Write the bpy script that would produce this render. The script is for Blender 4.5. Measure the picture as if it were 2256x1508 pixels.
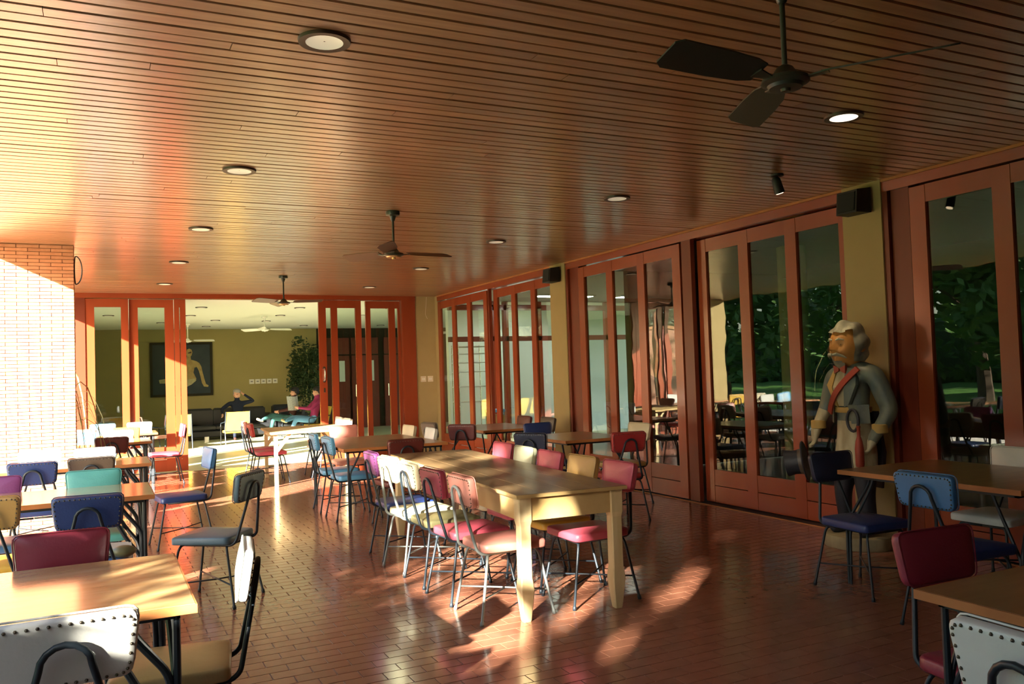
import bpy, bmesh, math, random
from mathutils import Vector, Matrix
random.seed(7)
PI = math.pi
SC = bpy.context.scene
for o in list(bpy.data.objects): bpy.data.objects.remove(o)

# ------------------------------------------------------------------ camera, sky, sun, exposure
H = 2.98            # timber ceiling height
YB = 15.08          # back wall
cam_d = bpy.data.cameras.new('camera'); cam = bpy.data.objects.new('camera', cam_d)
SC.collection.objects.link(cam); SC.camera = cam
cam_d.sensor_fit = 'HORIZONTAL'; cam_d.sensor_width = 36.0
cam_d.lens = 1844.84 * 36 / 2256
cam_d.clip_start = 0.05; cam_d.clip_end = 400
yaw, pit, rol = .4596, .0345, -.0328
fw = Vector((math.sin(yaw)*math.cos(pit), math.cos(yaw)*math.cos(pit), math.sin(pit)))
rt = Vector((math.cos(yaw), -math.sin(yaw), 0)); up = rt.cross(fw)
r2 = math.cos(rol)*rt + math.sin(rol)*up; u2 = -math.sin(rol)*rt + math.cos(rol)*up
M = Matrix((r2, u2, -fw)).transposed().to_4x4(); M.translation = Vector((0, 0, 1.5))
cam.matrix_world = M

w = bpy.data.worlds.new('sky'); SC.world = w; w.use_nodes = True
nt = w.node_tree; nt.nodes.clear()
sky = nt.nodes.new('ShaderNodeTexSky'); sky.sky_type = 'NISHITA'; sky.sun_disc = False
sky.sun_elevation = math.radians(19.6); sky.sun_rotation = math.atan2(-.76, -.655)
sky.air_density = 1.0; sky.dust_density = 1.5; sky.ozone_density = 1.0
bg = nt.nodes.new('ShaderNodeBackground'); bg.inputs[1].default_value = 1.25
wo = nt.nodes.new('ShaderNodeOutputWorld')
nt.links.new(sky.outputs[0], bg.inputs[0]); nt.links.new(bg.outputs[0], wo.inputs[0])

sd = bpy.data.lights.new('sun', 'SUN'); sd.energy = 85; sd.angle = math.radians(.6); sd.color = (1, .92, .78)
sun = bpy.data.objects.new('sun', sd); SC.collection.objects.link(sun)
sdir = Vector((.76, .655, -.362)).normalized()
sun.rotation_euler = sdir.to_track_quat('-Z', 'Y').to_euler(); sun.location = (-20, -15, 14)

vs = SC.view_settings; vs.view_transform = 'Standard'; vs.look = 'None'; vs.gamma = 1; vs.exposure = -0.25
vs.use_curve_mapping = False

# ------------------------------------------------------------------ materials
def srgb(r, g, b):
    f = lambda c: (c/255/12.92) if c/255 <= .04045 else ((c/255+.055)/1.055)**2.4
    return (f(r), f(g), f(b), 1)
def mat(name, col, rough=.5, spec=.5, metal=0, noise=None, bump=None, coat=0, emit=None, objvar=0, sheen=0):
    """noise=(scale, colour2, stretch xyz, contrast)   bump=(scale, strength)"""
    m = bpy.data.materials.new(name); m.use_nodes = True; n = m.node_tree; b = n.nodes['Principled BSDF']
    b.inputs['Base Color'].default_value = col; b.inputs['Roughness'].default_value = rough
    b.inputs['Specular IOR Level'].default_value = spec; b.inputs['Metallic'].default_value = metal
    b.inputs['Coat Weight'].default_value = coat; b.inputs['Coat Roughness'].default_value = .12
    tc = n.nodes.new('ShaderNodeTexCoord'); src = None
    if noise:
        sc, c2, st, con = noise
        mp = n.nodes.new('ShaderNodeMapping'); mp.inputs['Scale'].default_value = st
        oi = n.nodes.new('ShaderNodeObjectInfo'); ad = n.nodes.new('ShaderNodeVectorMath'); ad.operation = 'ADD'
        ml = n.nodes.new('ShaderNodeMath'); ml.operation = 'MULTIPLY'; ml.inputs[1].default_value = 37.0
        n.links.new(oi.outputs['Random'], ml.inputs[0])
        n.links.new(tc.outputs['Object'], ad.inputs[0]); n.links.new(ml.outputs[0], ad.inputs[1])
        n.links.new(ad.outputs[0], mp.inputs[0])
        tx = n.nodes.new('ShaderNodeTexNoise'); tx.inputs['Scale'].default_value = sc; tx.inputs['Detail'].default_value = 5
        n.links.new(mp.outputs[0], tx.inputs['Vector'])
        cr = n.nodes.new('ShaderNodeValToRGB'); cr.color_ramp.elements[0].position = .5-con; cr.color_ramp.elements[1].position = .5+con
        cr.color_ramp.elements[0].color = col; cr.color_ramp.elements[1].color = c2
        n.links.new(tx.outputs[0], cr.inputs[0]); src = cr.outputs[0]
    if objvar:
        oi = n.nodes.new('ShaderNodeObjectInfo'); hs = n.nodes.new('ShaderNodeHueSaturation')
        mr = n.nodes.new('ShaderNodeMapRange'); mr.inputs[3].default_value = 1-objvar; mr.inputs[4].default_value = 1+objvar
        n.links.new(oi.outputs['Random'], mr.inputs[0]); n.links.new(mr.outputs[0], hs.inputs['Value'])
        if src: n.links.new(src, hs.inputs['Color'])
        else: hs.inputs['Color'].default_value = col
        src = hs.outputs[0]
    if src: n.links.new(src, b.inputs['Base Color'])
    if bump:
        t2 = n.nodes.new('ShaderNodeTexNoise'); t2.inputs['Scale'].default_value = bump[0]; t2.inputs['Detail'].default_value = 4
        n.links.new(tc.outputs['Object'], t2.inputs['Vector'])
        bp = n.nodes.new('ShaderNodeBump'); bp.inputs['Strength'].default_value = bump[1]; bp.inputs['Distance'].default_value = .004
        n.links.new(t2.outputs[0], bp.inputs['Height']); n.links.new(bp.outputs[0], b.inputs['Normal'])
    if emit:
        b.inputs['Emission Color'].default_value = emit[0]; b.inputs['Emission Strength'].default_value = emit[1]
    return m
def glass_mat(name, tint, ior=1.5):
    m = bpy.data.materials.new(name); m.use_nodes = True; n = m.node_tree; n.nodes.clear()
    o = n.nodes.new('ShaderNodeOutputMaterial'); mx = n.nodes.new('ShaderNodeMixShader')
    fr = n.nodes.new('ShaderNodeFresnel'); ge = n.nodes.new('ShaderNodeNewGeometry'); im = n.nodes.new('ShaderNodeMapRange')
    im.inputs[3].default_value = ior; im.inputs[4].default_value = 1/ior      # same reflectance on both faces of the thin pane
    n.links.new(ge.outputs['Backfacing'], im.inputs[0]); n.links.new(im.outputs[0], fr.inputs[0])
    tr = n.nodes.new('ShaderNodeBsdfTransparent'); tr.inputs[0].default_value = tint
    gl = n.nodes.new('ShaderNodeBsdfGlossy'); gl.inputs[0].default_value = (1, 1, 1, 1); gl.inputs[1].default_value = 0.0
    tc = n.nodes.new('ShaderNodeTexCoord'); t2 = n.nodes.new('ShaderNodeTexNoise'); t2.inputs['Scale'].default_value = 1.3
    bp = n.nodes.new('ShaderNodeBump'); bp.inputs['Strength'].default_value = .12; bp.inputs['Distance'].default_value = .02
    n.links.new(tc.outputs['Object'], t2.inputs['Vector']); n.links.new(t2.outputs[0], bp.inputs['Height']); n.links.new(bp.outputs[0], gl.inputs['Normal'])
    n.links.new(fr.outputs[0], mx.inputs[0]); n.links.new(tr.outputs[0], mx.inputs[1]); n.links.new(gl.outputs[0], mx.inputs[2])
    n.links.new(mx.outputs[0], o.inputs[0]); return m

MT = {}
MT['board'] = mat('varnished_board', (.245, .105, .043, 1), .34, .5, noise=(3, (.35, .175, .08, 1), (.7, 14, 14), .22), objvar=.13, coat=1)
MT['board'].node_tree.nodes['Principled BSDF'].inputs['Coat Roughness'].default_value = .24
MT['dark_gap'] = mat('dark_gap', (.03, .012, .006, 1), .8)
MT['red'] = mat('red_lacquer', (.25, .040, .014, 1), .26, .5, noise=(2, (.31, .058, .02, 1), (1, 1, .3), .3), coat=.3)
MT['dark_red'] = mat('dark_red_wood', (.13, .022, .01, 1), .35, .5, noise=(2, (.18, .03, .012, 1), (1, 1, .3), .3))
MT['black_gap'] = mat('track_black', (.012, .008, .007, 1), .6)
MT['beige'] = mat('beige_plaster', (.36, .27, .12, 1), .85, .2, noise=(4, (.40, .30, .14, 1), (1, 1, 1), .3), bump=(60, .15))
MT['olive'] = mat('olive_wall', (.31, .26, .105, 1), .9, .2, noise=(1.5, (.36, .30, .12, 1), (1, 1, 1), .3))
MT['tile'] = mat('terracotta_tile', (.25, .10, .058, 1), .2, .5, noise=(9, (.32, .135, .08, 1), (1, 1, 1), .3), objvar=.05, coat=.3, bump=(25, .10))
MT['grout'] = mat('grout', (.30, .19, .15, 1), .7)
MT['brick'] = mat('thin_brick', (.44, .17, .085, 1), .8, .2, noise=(14, (.54, .24, .13, 1), (1, 1, 1), .3), objvar=.12, bump=(70, .3))
MT['mortar'] = mat('dark_mortar', (.16, .07, .04, 1), .9)
MT['white_ceiling'] = mat('white_ceiling', (.74, .76, .66, 1), .8, .2)
MT['white_wall'] = mat('white_wall', (.78, .82, .76, 1), .7, .2)
MT['lounge_floor'] = mat('lounge_floor', (.46, .45, .29, 1), .45, .4, noise=(3, (.52, .50, .33, 1), (1, 1, 1), .3))
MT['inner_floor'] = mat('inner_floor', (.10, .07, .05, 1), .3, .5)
MT['dark_wall'] = mat('dark_inner_wall', (.03, .026, .016, 1), .85, .2)  # also colours the unlit stretch of white inner ceiling dark
MT['pave'] = mat('terrace_paving', (.80, .74, .62, 1), .8, .2, noise=(3, (.84, .78, .66, 1), (1, 1, 1), .3))
MT['grass'] = mat('grass', (.07, .17, .03, 1), .9, .1, noise=(20, (.12, .26, .05, 1), (1, 1, 1), .2))
MT['leaf'] = mat('leaf', (.05, .13, .03, 1), .6, .3, noise=(1.2, (.12, .24, .05, 1), (1, 1, 1), .2))
MT['dark_leaf'] = mat('dark_leaf', (.02, .045, .016, 1), .6, .3, noise=(3, (.05, .085, .025, 1), (1, 1, 1), .2))
MT['pale_leaf'] = mat('pale_leaf', (.35, .36, .13, 1), .5, .4)
MT['bark'] = mat('bark', (.09, .06, .04, 1), .9, .2, bump=(20, .5))
MT['pink_wall'] = mat('pink_brick_wall', (.50, .20, .15, 1), .9, .2, noise=(8, (.58, .27, .2, 1), (1, 1, 1), .3))
MT['steel'] = mat('black_steel', (.012, .020, .028, 1), .42, .45)
MT['steel_grey'] = mat('worn_grey_steel', (.16, .18, .17, 1), .4, .5)
MT['chrome'] = mat('chrome', (.7, .7, .68, 1), .2, .5, 1)
MT['nail'] = mat('nail_head', (.13, .11, .08, 1), .35, .5, .8)
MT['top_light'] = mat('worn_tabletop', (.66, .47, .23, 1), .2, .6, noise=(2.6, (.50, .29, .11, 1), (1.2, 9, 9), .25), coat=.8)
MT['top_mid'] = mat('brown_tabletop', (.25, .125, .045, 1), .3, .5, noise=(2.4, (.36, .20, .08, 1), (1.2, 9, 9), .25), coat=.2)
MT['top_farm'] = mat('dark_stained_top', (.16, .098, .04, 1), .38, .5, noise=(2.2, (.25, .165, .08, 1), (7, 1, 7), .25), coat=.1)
MT['edge'] = mat('lipping', (.47, .19, .06, 1), .5, .4, noise=(8, (.34, .12, .035, 1), (1, 1, 1), .3))
MT['pine'] = mat('raw_pine', (.58, .42, .19, 1), .6, .3, noise=(3, (.45, .29, .10, 1), (1.5, 1.5, 1), .25))
MT['pine_leg'] = mat('pale_pine', (.66, .53, .30, 1), .6, .3, noise=(3, (.56, .42, .2, 1), (9, 9, .8), .25))
MT['bezel'] = mat('dark_bezel', (.05, .028, .02, 1), .4)
MT['reflector'] = mat('lamp_reflector', (.8, .76, .65, 1), .3, .5, emit=((1, .86, .62, 1), .3))
MT['reflector_on'] = mat('lamp_reflector_lit', (.8, .76, .65, 1), .3, .5, emit=((1, .84, .66, 1), 2.0))
MT['bulb'] = mat('lamp_bulb', (.8, .76, .65, 1), .3, .5, emit=((1, .72, .45, 1), 9.0))
MT['fan_dark'] = mat('dark_fan_metal', (.03, .035, .025, 1), .35, .5)
MT['fan_blade'] = mat('brown_fan_blade', (.11, .045, .02, 1), .4, .5)
MT['fan_gold'] = mat('fan_brass', (.62, .40, .18, 1), .3, .5, .7)
MT['fan_white'] = mat('white_fan', (.85, .85, .78, 1), .4, .4)
MT['speaker'] = mat('speaker_black', (.012, .013, .013, 1), .5, .4)
MT['grille'] = mat('speaker_grille', (.02, .022, .022, 1), .8, .3, bump=(400, .6))
MT['switch'] = mat('switch_plate', (.70, .60, .45, 1), .4)
MT['glass'] = glass_mat('door_glass', (.80, .86, .82, 1))
MT['paper'] = mat('paper', (.62, .55, .42, 1), .8, .2)
MT['news'] = mat('newsprint', (.62, .62, .56, 1), .8, .2, noise=(60, (.35, .35, .33, 1), (1, 3, 1), .15))
MT['sofa'] = mat('black_leather', (.012, .013, .015, 1), .38, .5, bump=(20, .2))
MT['skin'] = mat('skin', (.52, .28, .18, 1), .6, .3)
MT['hair'] = mat('hair', (.012, .01, .01, 1), .6, .3)
MT['grey_hair'] = mat('grey_hair', (.25, .24, .22, 1), .7, .3)
MT['navy_cloth'] = mat('navy_cloth', (.012, .016, .03, 1), .85, .2)
MT['brown_cloth'] = mat('brown_cloth', (.05, .018, .015, 1), .85, .2)
MT['magenta_cloth'] = mat('magenta_cloth', (.25, .025, .085, 1), .8, .2)
MT['jeans'] = mat('jeans', (.11, .26, .42, 1), .85, .2)
MT['green_cloth'] = mat('teal_cloth', (.04, .12, .12, 1), .85, .2)
MT['shoe'] = mat('beige_shoe', (.42, .34, .18, 1), .7, .2)
MT['shirt'] = mat('white_shirt', (.7, .68, .6, 1), .8, .2)
# upholstery vinyls
def vinyl(name, c):
    d = tuple(x*.82 for x in c)+(1,)
    return mat('vinyl_'+name, tuple(c)+(1,), .36, .5, noise=(7, d, (1, 1, 1), .3), bump=(90, .18))
VC = dict(white=(.74, .76, .72), cream=(.66, .58, .38), palegreen=(.58, .60, .40), beige=(.56, .43, .22), yellow=(.70, .42, .06), ochre=(.50, .31, .10),
          burgundy=(.26, .03, .055), red=(.38, .035, .035), pink=(.47, .075, .11), rose=(.55, .22, .17), maroon=(.13, .025, .022), brown=(.10, .075, .055),
          navy=(.022, .045, .16), blue=(.06, .19, .42), skyblue=(.13, .36, .58), greyblue=(.10, .17, .22), teal=(.12, .46, .46), purple=(.22, .06, .20),
          darknavy=(.015, .022, .05), olive=(.16, .15, .07))
for k, v in VC.items(): MT['v_'+k] = vinyl(k, v)

# ------------------------------------------------------------------ mesh helpers
class MB:
    def __init__(s): s.v = []; s.f = []; s.m = []; s.cur = 0
    def add(s, vs, fs):
        b = len(s.v); s.v += [tuple(p) for p in vs]
        for f in fs: s.f.append([b+i for i in f]); s.m.append(s.cur)
        return s
    def box(s, x0, y0, z0, x1, y1, z1):
        if x0 > x1: x0, x1 = x1, x0
        if y0 > y1: y0, y1 = y1, y0
        if z0 > z1: z0, z1 = z1, z0
        return s.add([(x0,y0,z0),(x1,y0,z0),(x1,y1,z0),(x0,y1,z0),(x0,y0,z1),(x1,y0,z1),(x1,y1,z1),(x0,y1,z1)],
              [(0,3,2,1),(4,5,6,7),(0,1,5,4),(1,2,6,5),(2,3,7,6),(3,0,4,7)])
    def bbox(s, x0, y0, z0, x1, y1, z1, c=.006):
        """box with chamfered long edges (z rings)"""
        P = lambda i: [(x0+i,y0+i),(x1-i,y0+i),(x1-i,y1-i),(x0+i,y1-i)]
        R = [(P(c), z0), (P(0), z0+c), (P(0), z1-c), (P(c), z1)]
        vs = [(x, y, z) for pl, z in R for x, y in pl]; fs = [(3,2,1,0), (12,13,14,15)]
        for k in range(3):
            for i in range(4): j = (i+1) % 4; fs.append((k*4+i, k*4+j, k*4+4+j, k*4+4+i))
        return s.add(vs, fs)
    def rings(s, R, cap=True):
        n = len(R[0]); vs = [p for r in R for p in r]; fs = []
        for k in range(len(R)-1):
            for i in range(n): j = (i+1) % n; fs.append((k*n+i, k*n+j, (k+1)*n+j, (k+1)*n+i))
        if cap: fs.append(tuple(range(n-1, -1, -1))); fs.append(tuple((len(R)-1)*n+i for i in range(n)))
        return s.add(vs, fs)
    def tube(s, path, r, n=8, cap=True):
        P = [Vector(p) for p in path]; rr = r if isinstance(r, (list, tuple)) else [r]*len(P)
        t0 = (P[1]-P[0]).normalized(); a = Vector((0,0,1)) if abs(t0.z) < .9 else Vector((1,0,0))
        u = t0.cross(a).normalized(); R = []
        for i, p in enumerate(P):
            t = ((P[min(i+1, len(P)-1)]-P[max(i-1, 0)])).normalized()
            u = (u - t*u.dot(t)).normalized(); v = t.cross(u)
            R.append([p + (u*math.cos(2*PI*k/n)+v*math.sin(2*PI*k/n))*rr[i] for k in range(n)])
        return s.rings(R, cap)
    def lathe(s, prof, n=20, c=(0,0,0), cap=True):
        R = [[(c[0]+r*math.cos(2*PI*k/n), c[1]+r*math.sin(2*PI*k/n), c[2]+z) for k in range(n)] for r, z in prof]
        return s.rings(R, cap)
    def sphere(s, c, r, n=10, m=8):
        rx, ry, rz = r if isinstance(r, (tuple, list)) else (r, r, r)
        R = []
        for j in range(m+1):
            a = -PI/2+PI*(j/m)*.998+.003; R.append([(c[0]+rx*math.cos(a)*math.cos(2*PI*k/n), c[1]+ry*math.cos(a)*math.sin(2*PI*k/n), c[2]+rz*math.sin(a)) for k in range(n)])
        return s.rings(R)
    def mesh(s, name, mats, smooth=False):
        me = bpy.data.meshes.new(name); me.from_pydata(s.v, [], s.f)
        for m in (mats if isinstance(mats, (list, tuple)) else [mats]): me.materials.append(MT[m] if isinstance(m, str) else m)
        if any(s.m): me.polygons.foreach_set('material_index', s.m)
        if smooth: me.polygons.foreach_set('use_smooth', [True]*len(s.f))
        me.update(); return me
    def build(s, name, mats, parent=None, smooth=False, **kw):
        o = bpy.data.objects.new(name, s.mesh(name, mats, smooth)); SC.collection.objects.link(o)
        if parent: o.parent = parent
        if smooth == 'auto' or smooth: 
            try: o.data.set_sharp_from_angle(angle=math.radians(40))
            except Exception: pass
        for k, v in kw.items(): o[k] = v
        return o
def empty(name, loc=(0,0,0), rz=0, **kw):
    o = bpy.data.objects.new(name, None); SC.collection.objects.link(o); o.empty_display_size = .1
    o.location = loc; o.rotation_euler = (0, 0, rz)
    for k, v in kw.items(): o[k] = v
    return o
def tag(o, label, cat, group=None):
    o['label'] = label; o['category'] = cat
    if group: o['group'] = group
    return o
def inst(name, me, parent, loc=(0,0,0), matname=None):
    o = bpy.data.objects.new(name, me); SC.collection.objects.link(o)
    if parent: o.parent = parent
    o.location = loc
    if matname:
        for sl in o.material_slots: sl.link = 'OBJECT'; sl.material = MT[matname]
    return o
def fillet(P, r=.04, k=5):
    """round the inner corners of a polyline"""
    P = [Vector(p) for p in P]; out = [P[0]]
    for i in range(1, len(P)-1):
        a, b, c = P[i-1], P[i], P[i+1]; rr = min(r, (a-b).length*.45, (c-b).length*.45)
        p, q = b+(a-b).normalized()*rr, b+(c-b).normalized()*rr
        for j in range(k+1):
            t = j/k; out.append(p*(1-t)**2+b*2*t*(1-t)+q*t*t)
    out.append(P[-1]); return out
def rrect(wb, wt, h, r, k=4):
    """rounded trapezoid outline, centred, in (u,v): width wb at v=-h/2, wt at v=+h/2"""
    C = [(-wb/2, -h/2), (wb/2, -h/2), (wt/2, h/2), (-wt/2, h/2)]; out = []
    for i in range(4):
        a, b, c = [Vector(C[(i+d) % 4]) for d in (-1, 0, 1)]
        p, q = b+(a-b).normalized()*r, b+(c-b).normalized()*r
        for j in range(k+1): t = j/k; out.append(p*(1-t)**2+b*2*t*(1-t)+q*t*t)
    return out
def cushion(mb, outline, t, bulge, axis, edge=.012):
    """padded slab: flat at w=0, domed towards w=t ; axis maps (u,v,w)->xyz"""
    def ring(s, w): return [axis(p.x*s[0], p.y*s[1], w) for p in outline]
    W = max(abs(p.x) for p in outline); Hh = max(abs(p.y) for p in outline)
    sc = lambda d: ((W-d)/W, (Hh-d)/Hh)
    R = [ring(sc(.02), 0), ring(sc(.004), .001), ring(sc(0), edge*.6), ring(sc(0), t-edge), ring(sc(edge*.35), t-edge*.3), ring(sc(edge), t)]
    for q in (.75, .5, .25): R.append(ring((sc(edge)[0]*q, sc(edge)[1]*q), t+bulge*(1-q*q)))
    mb.rings(R)

# ------------------------------------------------------------------ SHELL
XW = 5.82   # inner face of the right wall
XL = -1.16  # roof edge on the left
def S(name, mb, m, parent=None, smooth=False):
    o = mb.build(name, m, parent, smooth)
    if not parent: o['kind'] = 'structure'
    return o
floor = S('floor', MB().box(XL-.14, -3, -.12, XW+.10, YB, -.004), 'grout')
# tiles .2 x .1, running bond, joints 6 mm ; 300 nearest in view are parts, the rest one field
tiles = []
def cz(x, y): return x*fw.x + y*fw.y
f_px = 1844.84
def infront(x, y, z=0):
    v = Vector((x, y, z-1.5)); d = v.dot(fw)
    if d < .5: return None
    return (1128+f_px*v.dot(r2)/d, 754-f_px*v.dot(u2)/d, d)
j = 0; y = -2.96
TL, TW, G = .2, .1, .006
tmesh = {}
while y < YB-.05:
    off = (.06 if j % 2 else .16)
    x = XL-.14+off-TL
    while x < XW+.08:
        a, b = max(x+G/2, XL-.14), min(x+TL-G/2, XW+.09)
        if b-a > .03: tiles.append((a, b, y+G/2, min(y+TW-G/2, YB)))
        x += TL
    y += TW; j += 1
vis = []
for i, (a, b, c, d) in enumerate(tiles):
    p = infront((a+b)/2, (c+d)/2)
    if p and 0 < p[0] < 2256 and 0 < p[1] < 1508 and b-a > TL-G-.001: vis.append((-cz((a+b)/2, (c+d)/2)*-1, i))
vis.sort(); near = set(i for _, i in vis[:300])
base = MB().box(-(TL-G)/2, -(TW-G)/2, -.0035, (TL-G)/2, (TW-G)/2, 0).mesh('tile', 'tile')
field = MB()
for i, (a, b, c, d) in enumerate(tiles):
    if i in near:
        o = inst('tile', base, floor, ((a+b)/2, (c+d)/2, 0))
        o.rotation_euler = (random.gauss(0, .0012), random.gauss(0, .0010), 0)
    else:
        t = random.gauss(0, .00008); u = random.gauss(0, .00008)
        field.add([(a,c,-.004),(b,c,-.004),(b,d,-.004),(a,d,-.004),(a,c,t),(b,c,-t),(b,d,-u),(a,d,u)],
                  [(4,5,6,7),(0,1,5,4),(1,2,6,5),(2,3,7,6),(3,0,4,7)])
fo = field.build('tile_field', 'tile', floor, kind='stuff')

# ceiling boards run left-right, pitch .095
ceil = S('ceiling', MB().box(XL, -3, H+.02, XW+.2, YB, H+.2), 'dark_gap')
y = -.02; nb = 0
while y < YB-.02:
    y1 = min(y+.084, YB-.01)
    cuts = [XL, XW+.18]
    if nb < 135: cuts.insert(1, random.uniform(-.2, 5.2))
    for k in range(len(cuts)-1):
        dz = random.gauss(0, .0008)
        x0, x1 = cuts[k]+.0015, cuts[k+1]-.0015
        mb = MB(); c = .004
        mb.add([(x0,y,H+.018),(x1,y,H+.018),(x1,y1,H+.018),(x0,y1,H+.018),(x0,y,H+c),(x1,y,H+c),(x1,y1,H+c),(x0,y1,H+c),
                (x0,y+c,H+dz),(x1,y+c,H+dz),(x1,y1-c,H+dz),(x0,y1-c,H+dz)],
               [(0,1,2,3),(5,4,0,1)[::-1],(4,5,9,8)[::-1],(5,6,10,9)[::-1],(6,7,11,10)[::-1],(7,4,8,11)[::-1],(8,9,10,11)[::-1],(3,2,6,7)[::-1],(1,5,6,2),(0,3,7,4)])
        mb.build('board', 'board', ceil)
    y += .095; nb += 1
# part behind the camera
mb = MB(); y = -3.0
while y < -.1: mb.box(XL, y, H, XW+.18, y+.084, H+.018); y += .095
mb.build('board_field', 'board', ceil, kind='stuff')
# roof edge fascia on the left, soffit slab beyond
S('trim_1', MB().box(XL-.06, -3, H-.002, XL, YB+12, H+.55), 'red')
S('roof', MB().box(XL-.06, -3.2, H+.56, 14.2, 27, H+.7), 'beige')

# brick wall on the left
bw = S('wall_left', MB().box(-1.25, 9.964, 0, -.222, 10.30, H), 'mortar')
BL, BH = .2095, .0377
rows = int(H/BH); bricks = []
for r in range(rows+1):
    z0 = r*BH+.002; z1 = min(z0+BH-.0055, H-.001)
    x = -.22 - (0 if r % 2 else BL/2)
    first = True; x1 = -.22
    while x1 > -1.24:
        x0 = max((x-BL) if (first and r % 2) else (x if first else x1-BL), -1.25)
        bricks.append((x0+.003, x1-(0 if first else .003), z0, z1, r)); first = False; x1 = x0
bricks.sort(key=lambda b: (b[0] < -1.0, abs(b[2]-1.5)))
bf = MB()
for i, (a, b, z0, z1, r) in enumerate(bricks):
    if b-a < .01: continue
    d = random.gauss(0, .0012)
    if i < 300: MB().box(a, 9.95+d, z0, b, 9.966, z1).build('brick', 'brick', bw)
    else: bf.box(a, 9.95+d, z0, b, 9.966, z1)
for r in range(rows+1):
    z0 = r*BH+.002; z1 = min(z0+BH-.0055, H-.001); bf.box(-.224, 9.967, z0, -.218+random.gauss(0, .001), 10.30, z1)
bf.build('brick_field', 'brick', bw, kind='stuff')
# wall behind and left of the camera (shades the near right floor)
S('wall_front', MB().box(XL-.2, -3.2, 0, 14, -3.0, H+.5), 'beige')
S('wall_left', MB().box(XL-.25, -3, 0, XL+.0, .28, H), 'mortar')

# back wall : beige piece right of the doors with the projecting pier, red frame
S('wall_back', MB().box(5.42, YB, 0, 5.86, YB+.3, H), 'beige')
S('wall_back', MB().box(XW+.01, 14.94, 0, XW+.06, YB+.3, H), 'beige')
S('wall_back', MB().box(XL, YB+.1, 0, -.36, YB+.3, H), 'beige')
S('trim_2', MB().box(-.36, YB-.03, 2.90, 5.42, YB+.16, H), 'red')
S('trim_3', MB().box(-.36, YB-.02, 0, -.18, YB+.14, 2.90), 'dark_red')
S('trim_4', MB().box(5.16, YB-.02, 0, 5.42, YB+.14, 2.90), 'red')

def leaf_x(name, x0, x1, y, stiles, bot, top=2.89, toprail=.135, th=.05, m='red'):
    """glazed sliding leaf in the XZ plane; stiles = list of (x0,x1) covering, panes between"""
    d = empty(name, ((x0+x1)/2, y, 0), kind='structure'); ox = (x0+x1)/2
    for a, b in stiles: MB().bbox(a-ox, 0, .012, b-ox, th, top, .004).build('stile', m, d)
    for (a, b), (c, e) in zip(stiles[:-1], stiles[1:]):
        MB().box(b-ox, .004, top-toprail, c-ox, th-.004, top).build('top_rail', m, d)
        if bot > .25:
            MB().box(b-ox, .004, .012, c-ox, th-.004, bot*.5-.003).build('bottom_board', m, d)
            MB().box(b-ox, .004, bot*.5+.003, c-ox, th-.004, bot).build('bottom_board', m, d)
        else: MB().box(b-ox, .004, .012, c-ox, th-.004, bot).build('bottom_rail', m, d)
        MB().box(b-ox, th*.45, bot, c-ox, th*.55, top-toprail).build('glass_pane', 'glass', d)
    return d
leaf_x('door_1', -.18, .455, YB+.00, [(-.18, -.045), (.345, .455)], .42)
leaf_x('door_2', .465, 1.15, YB+.07, [(.465, .60), (1.01, 1.15)], .42)
leaf_x('door_3', 1.155, 1.335, YB+.00, [(1.155, 1.235), (1.245, 1.335)], .42)
d4 = leaf_x('door_4', 3.58, 4.37, YB+.00, [(3.58, 3.715), (3.805, 3.925), (4.26, 4.37)], .17)
leaf_x('door_5', 4.475, 5.15, YB+.07, [(4.475, 4.57), (4.92, 5.045), (5.10, 5.15)], .17)
# pull handle and lock on the right leaf
hx = 3.66-3.975
MB().tube(fillet([(hx, 0, 1.66), (hx, -.05, 1.63), (hx, -.05, 1.46), (hx, 0, 1.43)], .03), .011, 8).build('handle', 'chrome', d4, True)
mb = MB(); mb.tube([(hx, -.004, 1.665), (hx, .001, 1.665)], .026, 12); mb.tube([(hx, -.004, 1.425), (hx, .001, 1.425)], .026, 12); mb.build('handle_rose', 'chrome', d4)
MB().bbox(hx-.015, -.006, 1.22, hx+.015, .001, 1.30, .003).build('lock_plate', 'chrome', d4)

# ---- right wall : bays between beige pillars, header, two sliding leaves per bay
def leaf_y(name, y0, y1, x, stiles, bot=.37, top=2.86, toprail=.14, th=.045, m='red'):
    oy = (y0+y1)/2; d = empty(name, (x, oy, 0), kind='structure')
    for a, b in stiles: MB().bbox(0, a-oy, .02, th, b-oy, top, .004).build('stile', m, d)
    for (a, b), (c, e) in zip(stiles[:-1], stiles[1:]):
        MB().box(.004, b-oy, top-toprail, th-.004, c-oy, top).build('top_rail', m, d)
        MB().box(.004, b-oy, .02, th-.004, c-oy, .195).build('bottom_board', m, d)
        MB().box(.004, b-oy, .203, th-.004, c-oy, bot).build('bottom_board', m, d)
        MB().box(th*.45, b-oy, bot, th*.55, c-oy, top-toprail).build('glass_pane', 'glass', d)
    return d
def stiles3(y0, y1, ws=.14):
    g = (y1-y0-4*ws)/3; return [(y0+i*(g+ws), y0+i*(g+ws)+ws) for i in range(4)]
pill = [(15.08, 14.94), (10.45, 10.02), (5.19, 4.79), (-.05, -.45)]
n = 6; t = 5
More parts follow.
